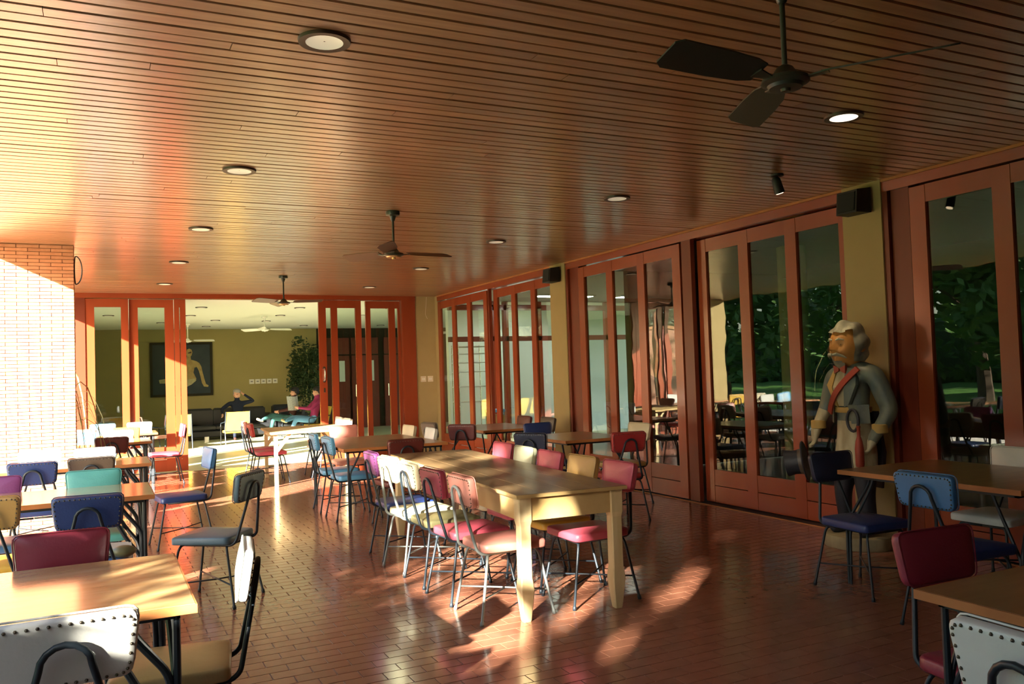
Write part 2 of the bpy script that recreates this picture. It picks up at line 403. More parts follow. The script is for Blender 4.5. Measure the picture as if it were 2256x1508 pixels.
for k in range(3):
    ya, yb = pill[k][1], pill[k+1][0]       # bay from ya (far) down to yb (near)
    S('trim_%d' % t, MB().box(XW, yb, 2.875, XW+.16, ya, H), 'red'); t += 1
    S('trim_%d' % t, MB().box(XW-.012, yb, H-.022, XW, ya, H), 'edge'); t += 1
    S('trim_%d' % t, MB().box(XW-.01, yb, 0, XW, ya, .008), 'edge'); t += 1
    S('trim_%d' % t, MB().box(XW, yb, -.01, XW+.2, ya, .012), 'black_gap'); t += 1
    mid = (ya+yb)/2
    # far leaf stands on the inner track, near leaf on the outer one
    if k == 0: f0, f1, n0, n1 = 12.68, 14.93, 10.46, 12.6
    elif k == 1: f0, f1, n0, n1 = 7.50, 9.70, 5.20, 7.30
    else: f0, f1, n0, n1 = 2.34, 4.54, .0, 2.14
    leaf_y('door_%d' % n, f0, f1, XW+.008, stiles3(f0, f1)); n += 1
    leaf_y('door_%d' % n, n0, n1, XW+.095, stiles3(n0, n1)); n += 1
    # dark jambs
    if k: S('trim_%d' % t, MB().box(XW-.0, ya-.05, 0, XW+.18, ya-.002, 2.875), 'dark_red'); t += 1; S('trim_%d' % t, MB().box(XW+.03, f1+.02, 0, XW+.16, ya-.06, 2.875), 'dark_red'); t += 1
    S('trim_%d' % t, MB().box(XW+.02, n1+.02, .012, XW+.075, f0-.02, 2.875), 'dark_red'); t += 1
for i, (a, b) in enumerate(pill[1:]):
    S('wall_right', MB().box(XW-.015, b, 0, XW+.28, a, H), 'beige')

# ---- lounge beyond the back doors and rooms behind the glass wall
HL = 2.90
S('floor', MB().box(XL-.1, YB, -.12, 13, 24.2, -.006), 'lounge_floor')
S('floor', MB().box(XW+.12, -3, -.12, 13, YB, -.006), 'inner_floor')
S('ceiling', MB().box(XL-.02, YB+.17, HL, 13, 24.2, HL+.08), 'white_ceiling')
S('ceiling', MB().box(XW+.22, 10.2, HL, 13, YB+.17, HL+.08), 'white_ceiling')
S('ceiling', MB().box(XW+.22, -3, HL, 13, 10.2, HL+.08), 'dark_wall')  # white ceiling coloured near-black, its lack of light is in the colour
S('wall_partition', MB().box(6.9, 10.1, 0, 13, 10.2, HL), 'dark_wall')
S('wall_back', MB().box(XL, 24, 0, 5.62, 24.2, HL), 'olive')
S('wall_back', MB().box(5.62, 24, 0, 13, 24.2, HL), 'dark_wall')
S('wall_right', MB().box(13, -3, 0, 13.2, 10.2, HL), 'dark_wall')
for k in range(8): S('trim_%d' % (50+k), MB().box(13, 10.2+k*1.95, 0, 13.08, 10.28+k*1.95, HL), 'red')
S('wall_left', MB().box(XL-.12, 18.4, 0, XL-.02, 24, HL), 'olive')  # unseen wall, added to keep the sun off the lounge's back wall
# partition with red glazed frame, on the line of the back wall
S('trim_30', MB().box(XW+.3, YB+.0, 2.72, 13, YB+.1, 2.83), 'red')
S('trim_31', MB().box(XW+.3, YB+.0, 2.10, 13, YB+.1, 2.20), 'dark_red')
tt = 32
for x in (7.05, 7.30, 8.06, 8.62, 9.7): S('trim_%d' % tt, MB().box(x, YB+.0, 0, x+.10, YB+.1, 2.90), 'red'); tt += 1
S('wall_partition', MB().box(6.95, 17.2, 0, 13, 17.35, HL), 'white_wall')
S('wall_partition', MB().box(7.42, YB+.04, .45, 8.05, YB+.07, 2.08), 'white_wall')
S('wall_partition', MB().box(8.18, YB+.04, .45, 8.61, YB+.07, 2.08), 'white_wall')
# round column and low wall inside the right-hand room
S('column', MB().lathe([(.17, 0), (.17, HL)], 24, (7.6, 7.6, 0)), 'olive', smooth=True)
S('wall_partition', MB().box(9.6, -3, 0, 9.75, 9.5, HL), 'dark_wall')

# dark wood doors in the lounge's back wall
for k, (a, b) in enumerate([(5.75, 6.55), (6.62, 7.42), (7.6, 8.4)]):
    d = empty('door_%d' % (20+k), ((a+b)/2, 23.93, 0), kind='structure'); hw = (b-a)/2
    MB().box(-hw, 0, 0, hw, .06, 2.1).build('leaf', 'dark_red', d)
    MB().box(-hw, 0, 2.14, hw, .05, 2.62).build('transom', 'dark_red', d)
    MB().box(hw-.3, -.008, 1.35, hw-.14, .0, 1.95).build('vision_pane', 'white_wall', d)
    MB().tube([(-hw+.1, -.05, .9), (-hw+.1, -.05, 1.25)], .012, 6).build('handle', 'chrome', d)
# side openings of the lounge: red mullions to the garden
for k in range(2):
    S('trim_%d' % (40+k), MB().box(XL-.02, 15.5+k*2.1, 0, XL+.06, 15.58+k*2.1, HL), 'red')

# ------------------------------------------------------------------ exterior
S('terrace', MB().box(-3.4, -6, -.10, XL-.14, 30, -.02), 'pave')
S('terrace', MB().box(XL-.14, -6, -.12, 14, -3.2, -.02), 'pave')
S('lawn', MB().box(-70, -60, -.3, 60, 70, -.12), 'grass')
gw = empty('garden_pier', (-3.0, 20.3, -.1), 0); tag(gw, 'pink brick garden pier standing beyond the left side of the lounge', 'pier')
MB().box(-.7, -.2, 0, .7, .2, 2.7).build('pier_body', 'pink_wall', gw); MB().box(-.75, -.25, 2.7, .75, .25, 2.78).build('coping', 'brick', gw)

def foliage(name, parent, c, R, nl, sz, m, seed):
    rnd = random.Random(seed); mb = MB()
    blobs = [(Vector(c)+Vector((rnd.uniform(-.6, .6)*R[0], rnd.uniform(-.6, .6)*R[1], rnd.uniform(-.7, .7)*R[2])), rnd.uniform(.35, .6)) for _ in range(14)]
    for i in range(nl):
        b, q = rnd.choice(blobs); d = Vector((rnd.gauss(0, 1), rnd.gauss(0, 1), rnd.gauss(0, 1))).normalized()*rnd.uniform(.5, 1)
        p = b+Vector((d.x*R[0], d.y*R[1], d.z*R[2]))*q
        u = Vector((rnd.gauss(0, 1), rnd.gauss(0, 1), rnd.gauss(0, .6))).normalized()*sz*rnd.uniform(.6, 1.3); v = u.orthogonal().normalized()*sz*.45
        mb.add([p-u, p+v, p+u, p-v], [(0, 1, 2, 3)])
    return mb.build(name, m, parent, kind='stuff')
def tree(x, y, h, r, label, seed, m='leaf'):
    t = empty('garden_tree', (x, y, -.12)); tag(t, label, 'tree', None)
    rnd = random.Random(seed); mb = MB()
    P = [(0, 0, 0), (rnd.uniform(-.1, .1), .05, h*.3), (rnd.uniform(-.3, .3), rnd.uniform(-.3, .3), h*.75)]
    mb.tube(P, [.22, .17, .06], 8)
    for k in range(5):
        a = rnd.uniform(0, 2*PI); z = h*rnd.uniform(.35, .6); mb.tube([(0, 0, z), (math.cos(a)*r*.5, math.sin(a)*r*.5, z+h*.2)], [.07, .025], 5)
    mb.build('trunk', 'bark', t); foliage('foliage', t, (0, 0, h*.60), (r, r, h*.42), 3600, .26, m, seed)
def shade_tree(x, y, z0, z1, r, nl, label, seed):   # crown between z0 and z1
    t = empty('garden_tree', (x, y, -.12)); tag(t, label, 'tree'); mb = MB()
    mb.tube([(0, 0, 0), (.1, .05, z0*.6), (-.1, .1, z0), (0, 0, (z0+z1)/2)], [.24, .2, .17, .07], 8)
    for k in range(6): a = k*PI/3; mb.tube([(0, 0, z0*.9), (math.cos(a)*r*.4, math.sin(a)*r*.4, z0+.8), (math.cos(a)*r*.75, math.sin(a)*r*.75, z0+1.6)], [.09, .06, .02], 5)
    mb.build('trunk', 'bark', t); foliage('foliage', t, (0, 0, (z0+z1)/2), (r, r, (z1-z0)/2), nl, .2, 'leaf', seed)
hg = empty('shade_hedge', (-4.6, -3.4, -.12)); tag(hg, 'dense unseen hedge added to shade the near side of the terrace', 'hedge')  # unseen hedge, added to keep the sun off the near terrace
hb = MB(); hb.bbox(-.45, -5.4, 0, .45, 5.4, 2.95, .15); hb.build('hedge_core', 'dark_leaf', hg)
rnd = random.Random(9); mb = MB()
for i in range(5200):
    k = rnd.random(); yy = rnd.uniform(-5.5, 5.5)
    if k < .35: p = Vector((-.47, yy, rnd.uniform(.05, 3.0)))
    elif k < .7: p = Vector((.47, yy, rnd.uniform(.05, 3.0)))
    else: p = Vector((rnd.uniform(-.5, .5), yy, 2.96+rnd.uniform(0, .08)))
    u = Vector((rnd.gauss(0, 1), rnd.gauss(0, 1), rnd.gauss(0, 1))).normalized()*.07; v = u.orthogonal().normalized()*.035; mb.add([p-u, p+v, p+u, p-v], [(0, 1, 2, 3)])
mb.build('hedge_leaves', 'leaf', hg, kind='stuff')
shade_tree(-8.6, -5.6, 5.5, 10.5, 3.2, 5200, 'big shade tree beside the terrace behind the viewer', 21)
shade_tree(-5.6, 2.3, 2.9, 5.4, 2.3, 3900, 'low spreading tree just outside the open side of the terrace', 23)
shade_tree(-9.4, -12.5, 4.0, 10.0, 3.6, 5200, 'second shade tree farther behind the viewer', 22)
TR = [(-13.5, 6.5, 6.6, 3.0, 'round garden tree on the lawn nearest the terrace'), (-17, 12, 8.2, 3.8, 'broad garden tree opposite the middle of the terrace'), (-15.5, 18.5, 7.6, 3.6, 'garden tree left of the pink pier'),
 (-20, 24, 9.5, 4.4, 'tall garden tree behind the parked white car'), (-14, 30, 8, 3.8, 'garden tree at the far end of the lawn'), (-24, 5, 9, 4.4, 'large tree at the back of the lawn'), (-26, 15, 11, 5, 'big tree in the rear line of the garden'),
 (-25, 34, 11, 5, 'tallest tree on the horizon of the lawn'), (-10, 40, 9, 4.4, 'broad tree far beyond the terrace'), (-3, 47, 9, 4.5, 'tree in line with the far end of the terrace'), (-19, 43, 11, 5, 'dense tree in the far corner of the garden'), (-32, 24, 12, 6, 'huge tree behind all the others')]
for k, (x, y, h, r, lab) in enumerate(TR): tree(x, y, h, r, lab, k+1)
for k, (x, y, c) in enumerate([(-22, 12, 'skyblue'), (-23, 20.5, 'white')]):
    t = empty('parked_car', (x, y, -.12), .1+k*.2); tag(t, ['pale blue car parked beyond the lawn', 'white car parked under the tall tree'][k], 'car')
    mb = MB(); prof = [(-2.1, .35), (-2.1, .75), (-1.3, .88), (-.8, 1.35), (.6, 1.38), (1.2, .9), (2.1, .78), (2.1, .35)]
    mb.rings([[(s, px, pz) for px, pz in prof] for s in (-.8, .8)]); mb.build('body', 'v_'+c, t)
    for sx in (-.72, .72):
        for sy in (-1.3, 1.3): MB().tube([(sx-.1, sy, .33), (sx+.1, sy, .33)], .33, 14).build('wheel', 'speaker', t)

bh = empty('boundary_hedge', (-36, 24, -.12)); tag(bh, 'long dark hedge closing the garden behind the trees', 'hedge')
hb = MB(); hb.bbox(-1, -34, 0, 1, 42, 4.2, .4); hb.build('hedge_core', 'dark_leaf', bh)
rnd = random.Random(4); mb = MB()
for i in range(5000):
    yy = rnd.uniform(-34, 42); p = Vector((1.05+rnd.uniform(0, .3), yy, rnd.uniform(0, 4.5)))
    u = Vector((rnd.gauss(0, 1), rnd.gauss(0, 1), rnd.gauss(0, 1))).normalized()*.3; v = u.orthogonal().normalized()*.15; mb.add([p-u, p+v, p+u, p-v], [(0, 1, 2, 3)])
mb.build('hedge_leaves', 'leaf', bh, kind='stuff')
# ------------------------------------------------------------------ ceiling fittings
def downlight(x, y, z, r, lab, grp, on=False, low=False):
    d = empty('downlight', (x, y, z)); tag(d, lab, 'ceiling light', grp)
    n = 28 if not low else 16
    MB().lathe([(r*.70, .0), (r*.72, -.012), (r*.98, -.014), (r, -.004), (r, .0)], n).build('bezel', 'bezel', d, True)
    MB().lathe([(r*.71, -.0125), (r*.60, -.009), (r*.3, -.007), (.004, -.0065)], n, cap=False).build('reflector', 'reflector_on' if on else 'reflector', d, True)
    return d
for i in range(5):
    yy = 3.60+i*2.481
    downlight(.911, yy, H, .115, ['round downlight with dark rim, nearest of the left-hand row', 'second downlight of the left-hand ceiling row', 'third downlight of the left-hand ceiling row', 'fourth downlight of the left-hand ceiling row', 'downlight of the left-hand row closest to the back doors'][i], 'downlights in the timber ceiling')
    downlight(4.077, yy, H, .115, ['glowing downlight in the dark ceiling near the statue', 'second downlight of the right-hand ceiling row', 'third downlight of the right-hand ceiling row', 'fourth downlight of the right-hand ceiling row', 'downlight of the right-hand row closest to the back doors'][i], 'downlights in the timber ceiling', on=(i == 0))
for x, y, lab in [(1.77, 16.8, 'first from the left in the row nearest the doorway'), (3.62, 16.8, 'second from the left in the row nearest the doorway'), (5.5, 16.8, 'third from the left in the row nearest the doorway'), (7.4, 16.4, 'rightmost in the row nearest the doorway'),
    (.2, 18.9, 'leftmost in the second row'), (1.77, 18.9, 'second from the left in the second row'), (3.63, 18.85, 'third from the left in the second row'), (5.5, 18.85, 'rightmost in the second row'),
    (1.34, 21.2, 'leftmost in the third row'), (2.45, 20.4, 'middle one of the third row'), (3.65, 20.7, 'rightmost in the third row'), (2.5, 22.7, 'left one of the rearmost row'), (4.94, 22.5, 'middle one of the rearmost row'), (7.1, 22.6, 'right one of the rearmost row')]:
    downlight(x, y, HL, .11, 'small lounge downlight, '+lab, 'lounge downlights', low=True)

for k, (x, y) in enumerate([(7.9, 13.7), (9.7, 13.7), (8.3, 16.0)]):  # glowing panels added as fill, to brighten the rooms behind the glass
    pn = empty('fill_panel', (x, y, HL)); tag(pn, ['added fill-light panel just behind the far glass doors', 'added fill-light panel deeper to the right behind the far glass doors', 'added fill-light panel beyond the red-framed partition'][k], 'ceiling light')
    MB().bbox(-.62, -.16, -.03, .62, .16, -.001, .004).build('housing', 'fan_white', pn)
    MB().box(-.58, -.12, -.034, .58, .12, -.0301).build('diffuser', mat('fill_diffuser%d' % k, (.9, .9, .85, 1), .5, emit=((1, .98, .9, 1), 45)), pn)
def fan(x, y, z, rot, body, blade, accent, lab, drop=.39, blade_l=.50):
    f = empty('ceiling_fan', (x, y, z), rot); tag(f, lab, 'ceiling fan')
    MB().lathe([(.001, 0), (.062, 0), (.066, -.02), (.060, -.038), (.03, -.045), (.018, -.085), (.012, -.09)], 20).build('canopy', body, f, True)
    MB().tube([(0, 0, -.08), (0, 0, -drop+.05)], .011, 10).build('rod', body, f, True)
    MB().lathe([(.012, -drop+.06), (.03, -drop+.05), (.05, -drop+.02), (.088, -drop+.005), (.092, -drop-.01), (.07, -drop-.02)], 24).build('motor', body, f, True)
    MB().lathe([(.071, -drop-.018), (.062, -drop-.032), (.02, -drop-.034), (.018, -drop-.045), (.001, -drop-.047)], 24).build('hub_cap', accent, f, True)
    for k in range(3):
        a = k*2*PI/3; ca, sa = math.cos(a), math.sin(a)
        def P(r, w, z): return (r*ca-w*sa, r*sa+w*ca, z)
        MB().rings([[P(.07, -.012, -drop), P(.07, .012, -drop), P(.07, .012, -drop-.006), P(.07, -.012, -drop-.006)], [P(.16, -.03, -drop+.004), P(.16, .03, -drop+.012), P(.16, .03, -drop+.006), P(.16, -.03, -drop-.002)]]).build('blade_bracket', body, f)
        R = []
        for r_, wd in ((.14, .045), (.2, .06), (.35, .068), (blade_l-.03, .070), (blade_l, .05)):
            tw = .34; R.append([P(r_, -wd, -drop+.008-wd*tw), P(r_, wd, -drop+.008+wd*tw), P(r_, wd, -drop+.014+wd*tw), P(r_, -wd, -drop+.014-wd*tw)])
        MB().rings(R).build('blade', blade, f)
    return f
fan(2.41, 7.22, H, math.radians(4), 'fan_dark', 'fan_blade', 'fan_gold', 'dark ceiling fan with brown blades in mid-ceiling', blade_l=.56)
fan(2.41, 12.24, H, math.radians(-26), 'fan_dark', 'fan_blade', 'fan_gold', 'dark ceiling fan hanging before the back doors', blade_l=.56)
fan(2.40, 2.39, H, math.radians(64), 'fan_dark', 'fan_dark', 'fan_dark', 'black ceiling fan in the dark upper right corner', blade_l=.60)
fan(3.35, 19.2, HL, math.radians(12), 'fan_white', 'fan_white', 'fan_white', 'white ceiling fan in the middle of the lounge', .30, .62)
fan(1.95, 21.6, HL, math.radians(5), 'fan_white', 'fan_white', 'fan_white', 'white lounge ceiling fan above the painting', .42, .62)
fan(8.2, 19.5, HL, math.radians(5), 'fan_white', 'fan_white', 'fan_white', 'white ceiling fan seen through the right-hand glass doors', .38, .62)

# swivel spot aimed at the statue
sp = empty('spotlight', (4.82, 4.93, H)); tag(sp, 'small black swivel spotlight on the dark ceiling aimed at the statue', 'spotlight')
MB().lathe([(.001, 0), (.05, 0), (.05, -.015), (.012, -.02), (.001, -.02)], 16).build('base_plate', 'speaker', sp, True)
MB().tube([(0, 0, -.015), (0, 0, -.07)], .008, 8).build('stem', 'speaker', sp, True)
dv = Vector((5.30, 4.98, 1.62))-Vector((4.82, 4.93, H-.09)); dv.normalize()
c0 = Vector((0, 0, -.09))
MB().tube([c0-dv*.07, c0-dv*.05, c0+dv*.05, c0+dv*.06], [.02, .034, .040, .040], 16).build('lamp_head', 'speaker', sp, True)
MB().tube([c0+dv*.061, c0+dv*.064], .028, 12).build('bulb', 'bulb', sp)
ld = bpy.data.lights.new('spot_lamp', 'SPOT'); ld.energy = 50; ld.spot_size = math.radians(34); ld.spot_blend = .5; ld.color = (1, .74, .45); ld.shadow_soft_size = .03
lo = bpy.data.objects.new('spot_lamp', ld); SC.collection.objects.link(lo); lo.parent = sp; lo.location = c0+dv*.08
lo.rotation_euler = dv.to_track_quat('-Z', 'Y').to_euler()

def speaker(y, lab):
    s = empty('wall_speaker', (XW-.015, y, 2.72)); tag(s, lab, 'speaker', None)
    mb = MB(); mb.rings([[(-.03, -.12, 0), (-.03, .12, 0), (-.03, .12, .21), (-.03, -.12, .21)][::-1], [(-.19, -.105, .0), (-.19, .105, .0), (-.17, .105, .19), (-.17, -.105, .19)][::-1]]); mb.build('cabinet', 'speaker', s)
    mb = MB(); mb.rings([[(-.186, -.09, .015), (-.186, .09, .015), (-.170, .09, .175), (-.170, -.09, .175)][::-1], [(-.197, -.085, .018), (-.197, .085, .018), (-.180, .085, .17), (-.180, -.085, .17)][::-1]]); mb.build('grille', 'grille', s)
    mb = MB(); mb.box(-.004, -.04, .05, 0, .04, .17); mb.box(-.05, -.015, .09, -.002, .015, .12); mb.build('bracket', 'steel', s)
speaker(10.22, 'black loudspeaker high on the far beige pillar')
speaker(4.98, 'black loudspeaker high on the beige pillar behind the statue')

# switch plates on the beige piece, hanging wire and cable loop
for k, x in enumerate((5.50, 5.64)):
    s = empty('switch_plate', (x, YB, 1.40)); tag(s, ['light switch plate left of the pair on the beige wall', 'light switch plate right of the pair, in the beige corner'][k], 'switch')
    MB().bbox(0, -.008, -.055, .11, 0, .055, .002).build('plate', 'switch', s)
    for q in (.03, .06): MB().box(q, -.014, -.02, q+.018, -.008, .02).build('rocker', 'fan_white', s)
w1 = MB().tube(fillet([(5.66, YB-.005, 2.97), (5.64, YB-.006, 2.75), (5.63, YB-.006, 2.62), (5.67, YB-.006, 2.55)], .05), .004, 5).build('wire', 'switch', None, True); tag(w1, 'thin pale wire hanging down the beige corner wall', 'wire')
cl = MB().tube([Vector((-.215+.05*math.sin(a)+.02, 9.93, 2.80-.14*math.cos(a))) if False else Vector((-.20+.06*math.sin(a)*(1 if a < PI else .2), 9.99, 2.72+.15*math.cos(a))) for a in [i*2*PI/24 for i in range(24)]]+[Vector((-.20, 9.99, 2.87))], .007, 6).build('cable_loop', 'steel', None, True)
tag(cl, 'black cable loop hanging at the top corner of the brick wall', 'cable')

# ------------------------------------------------------------------ CHAIRS
def zax(u, v, w): return (u, v, w)
def backax(tilt, yb, zc):
    ct, st = math.cos(tilt), math.sin(tilt)
    # u -> x, v -> up (leaning back), w -> forward (+y)
    return lambda u, v, w: (u, yb - v*st + w*ct, zc + v*ct + w*st)
CM = {}
mb = MB(); cushion(mb, rrect(.37, .415, .415, .045), .05, .014, lambda u, v, w: (u, v+.005, .412+w)); CM['seat'] = mb.mesh('seat', 'v_white', True)
bx = backax(math.radians(9), -.278, .772)
mb = MB(); cushion(mb, rrect(.335, .37, .19, .035), .043, .012, bx); CM['backrest'] = mb.mesh('backrest', 'v_white', True)
# studs on the back edge
mb = MB(); ol = rrect(.31, .345, .168, .03, 3); tot = []
for i in range(len(ol)):
    a, b = ol[i], ol[(i+1) % len(ol)]; nseg = max(1, int((b-a).length/.024))
    for q in range(nseg): tot.append(a.lerp(b, q/nseg))
for p in tot:
    mb.rings([[bx(p.x+.0055*math.cos(k*PI/3), p.y+.0055*math.sin(k*PI/3), .001) for k in range(6)], [bx(p.x+.003*math.cos(k*PI/3), p.y+.003*math.sin(k*PI/3), -.004) for k in range(6)]])
CM['nail_heads'] = mb.mesh('nail_heads', 'nail', True)
mb = MB(); ol = rrect(.352, .388, .208, .037, 3); pts = [bx(p.x*.965, p.y*.93, .040) for p in ol]; pts.append(pts[0]); mb.tube(pts, .0035, 4); CM['piping'] = mb.mesh('piping', 'v_white', True)
hp = [(-.135, .14, .403), (-.145, -.20, .403), (-.145, -.235, .43), (-.064, -.296, .742)]
arc = fillet(hp, .035, 4)[:-1]
for k in range(9): a = PI-k*PI/8; arc.append(Vector((.064*math.cos(a), -.298-.010*math.sin(a), .742+.064*math.sin(a))))
arc += [Vector((-p.x, p.y, p.z)) for p in reversed(fillet(hp, .035, 4)[:-1])]
CM['back_frame'] = MB().tube(arc, .0098, 8).mesh('back_frame', 'steel', True)
def legm(sx, sy):
    P = [(sx*.002, sy*.165, .397), (sx*.145, sy*.165, .397), (sx*.16, sy*.175, .37), (sx*.205, sy*.245, 0)]
    q = fillet(P, .035, 4); e = q[-1]; d = (q[-1]-q[-2]).normalized(); q[-1] = e-d*.028; q += [e-d*.024, e]; mb = MB(); mb.tube(q, [.0085]*(len(q)-2)+[.012, .012], 8); return mb.mesh('leg', 'steel', True)
CM['legs'] = [legm(-1, 1), legm(1, 1), legm(-1, -1), legm(1, -1)]
CM['tips'] = None
tz = .15; lx, ly = .205-.045*tz/.37, .245-.07*tz/.37
CM['stretchers'] = [MB().tube([(-lx, -ly, tz), (0, 0, tz+.002), (lx, ly, tz)], .0055, 6).mesh('stretcher', 'steel', True), MB().tube([(-lx, ly, tz), (0, 0, tz-.008), (lx, -ly, tz)], .0055, 6).mesh('stretcher', 'steel', True)]
def chair(x, y, deg, seat, back, lab, grp, studs=True, frame='steel'):
    c = empty('dining_chair', (x, y, 0), math.radians(deg)); tag(c, lab, 'chair', grp)
    inst('seat', CM['seat'], c, matname='v_'+seat); b = inst('backrest', CM['backrest'], c, matname='v_'+back)
    inst('piping', CM['piping'], b, matname='v_'+back)
    if studs: o = inst('nail_heads', CM['nail_heads'], b); o['kind'] = 'stuff'
    inst('back_frame', CM['back_frame'], c, matname=frame)
    for l in CM['legs']: inst('leg', l, c, matname=frame)
    for s in CM['stretchers']: inst('stretcher', s, c, matname=frame)
    return c
GL, GM, GR, GB = 'chairs at the left-hand tables', 'chairs around the long table', 'chairs at the right-hand tables', 'chairs at the middle tables'
CH = [
 (-.10, 2.88, 2, 'cream', 'white', 'white studded chair seen from behind in the lower left corner', GL),
 (-.15, 3.86, 180, 'burgundy', 'burgundy', 'burgundy padded chair behind the nearest left-hand table', GL),
 (.24, 3.42, 82, 'beige', 'white', 'white-backed chair with beige seat seen edge-on at the end of the nearest left table', GL),
 (-.59, 5.92, -2, 'yellow', 'ochre', 'yellow studded chair at the left edge of the photo', GL),
 (-.04, 5.62, -5, 'blue', 'navy', 'dark blue ribbed chair holding loose papers, back to us', GL),
 (-.04, 6.66, 180, 'teal', 'teal', 'turquoise chair behind the second left-hand table', GL),
 (-.68, 6.66, 180, 'blue', 'purple', 'purple-backed chair cut by the left edge of the photo', GL),
 (-.50, 8.28, 0, 'navy', 'navy', 'navy studded chair seen from behind in front of the brick wall', GL),
 (-.05, 8.40, -3, 'brown', 'brown', 'dark brown studded chair seen from behind at the third left-hand table', GL),
 (-.52, 9.12, 180, 'white', 'white', 'sunlit white chair against the brick wall', GL),
 (-.04, 9.06, 180, 'white', 'white', 'sunlit white chair at the corner of the brick wall', GL),
 (.67, 8.36, 97, 'navy', 'blue', 'loose chair with worn blue seat standing side-on in the aisle', GL),
 (.70, 6.10, 54, 'greyblue', 'greyblue', 'loose grey-blue chair standing alone in the aisle', GL),
 (.14, 11.25, -2, 'maroon', 'maroon', 'maroon chair seen from behind beyond the brick wall corner', GL),
 (.23, 12.20, 180, 'cream', 'white', 'bright white chair across from the maroon chair', GL),
 (-.22, 12.20, 180, 'skyblue', 'skyblue', 'light blue chair just right of the brick wall edge', GL),
 (-.22, 13.42, 0, 'cream', 'cream', 'cream chair seen from behind near the left door leaf', GL),
 (.34, 13.42, 0, 'yellow', 'yellow', 'yellow chair seen from behind near the back-left doors', GL),
 (.05, 14.45, 180, 'skyblue', 'skyblue', 'pale blue chair against the glazed back-left door', GL),
 (.58, 14.45, 180, 'white', 'white', 'white chair against the back-left door post', GL),
 (.86, 13.45, 92, 'pink', 'pink', 'red chair side-on in front of the open back doorway', GL),
 (2.20, 12.45, -90, 'pink', 'red', 'red chair at the left side of the pale table by the back doorway', GB),
 (2.22, 13.10, -90, 'pink', 'rose', 'pink chair behind the red one at the pale table', GB),
 (3.09, 12.92, 90, 'white', 'white', 'sunlit white chair at the right side of the pale table, farther', GB),
 (3.07, 12.34, 90, 'rose', 'white', 'sunlit pinkish-white chair at the right side of the pale table, nearer', GB),
 (2.42, 9.45, -92, 'skyblue', 'skyblue', 'farther of two light blue chairs at the dark middle table', GB),
 (2.42, 8.82, -88, 'skyblue', 'skyblue', 'nearer of two light blue chairs at the dark middle table', GB),
 (2.80, 10.35, 180, 'rose', 'rose', 'rose chair at the far side of the dark middle table', GB),
 (3.17, 9.85, 93, 'ochre', 'cream', 'cream chair at the right end of the dark middle table', GB),
 (3.18, 9.15, 87, 'white', 'white', 'white chair at the right end of the dark middle table', GB),
 (2.66, 8.02, 0, 'maroon', 'maroon', 'dark maroon chair beyond the far end of the long table', GB),
 (2.27, 6.72, -92, 'navy', 'purple', 'farthest left chair of the long table, purple with navy seat', GM),
 (2.25, 6.24, -86, 'palegreen', 'palegreen', 'pale green-white chair, second from the far end at the long table', GM),
 (2.25, 5.76, -90, 'olive', 'cream', 'cream-tan chair in the middle of the long table left side', GM),
 (2.24, 5.26, -88, 'pink', 'burgundy', 'burgundy chair with pink seat at the long table left side', GM),
 (2.25, 4.78, -90, 'rose', 'rose', 'nearest left chair of the long table with pale sunlit seat', GM),
 (2.87, 4.76, 90, 'pink', 'pink', 'nearest red chair at the right side of the long table', GM),
 (2.88, 5.24, 92, 'yellow', 'ochre', 'yellow chair at the right side of the long table', GM),
 (2.87, 5.72, 90, 'pink', 'pink', 'pink chair beyond the yellow one at the long table', GM),
 (2.89, 6.20, 88, 'cream', 'palegreen', 'pale cream chair at the right side of the long table', GM),
 (2.93, 6.68, 90, 'pink', 'pink', 'pink chair at the right far end of the long table', GM),
 (4.06, 10.20, -80, 'navy', 'brown', 'dark brown chair with navy seat before the back corner', GR),
 (4.12, 9.55, -48, 'red', 'maroon', 'brick-red chair facing the table in the back corner', GR),
 (5.02, 10.35, 92, 'red', 'maroon', 'small dark red chair by the glass wall in the back corner', GR),
 (5.06, 9.75, 90, 'brown', 'brown', 'small brown chair by the glass wall in the back corner', GR),
 (4.08, 7.62, -55, 'navy', 'darknavy', 'dark navy chair with arched frame left of the pale-edged table', GR),
 (4.66, 8.55, 180, 'navy', 'navy', 'dark blue chair at the far side of the pale-edged table', GR),
 (4.62, 7.05, -8, 'red', 'red', 'bright red studded chair seen from behind near the pillar', GR),
 (5.17, 7.80, 95, 'ochre', 'cream', 'cream chair against the glass doors at the pale-edged table', GR),
 (4.48, 3.95, 178, 'navy', 'darknavy', 'nearly black chair with dark blue seat beside the statue', GR),
 (4.28, 3.12, -90, 'navy', 'blue', 'bright blue studded chair seen from behind at the right', GR),
 (5.30, 3.58, 92, 'white', 'white', 'greyish white chair at the right edge by the glass wall', GR),
 (2.72, 1.84, 176, 'burgundy', 'burgundy', 'burgundy chair behind the lower right table', GR),
 (2.13, 1.20, -92, 'burgundy', 'white', 'white studded chair seen from behind in the lower right corner', GR),
]
for (x, y, d, s, b, lab, g) in CH:
    chair(x, y, d, s, b, lab, g, frame='steel_grey' if 'pale sunlit seat' in lab or 'second from the far end' in lab else 'steel')

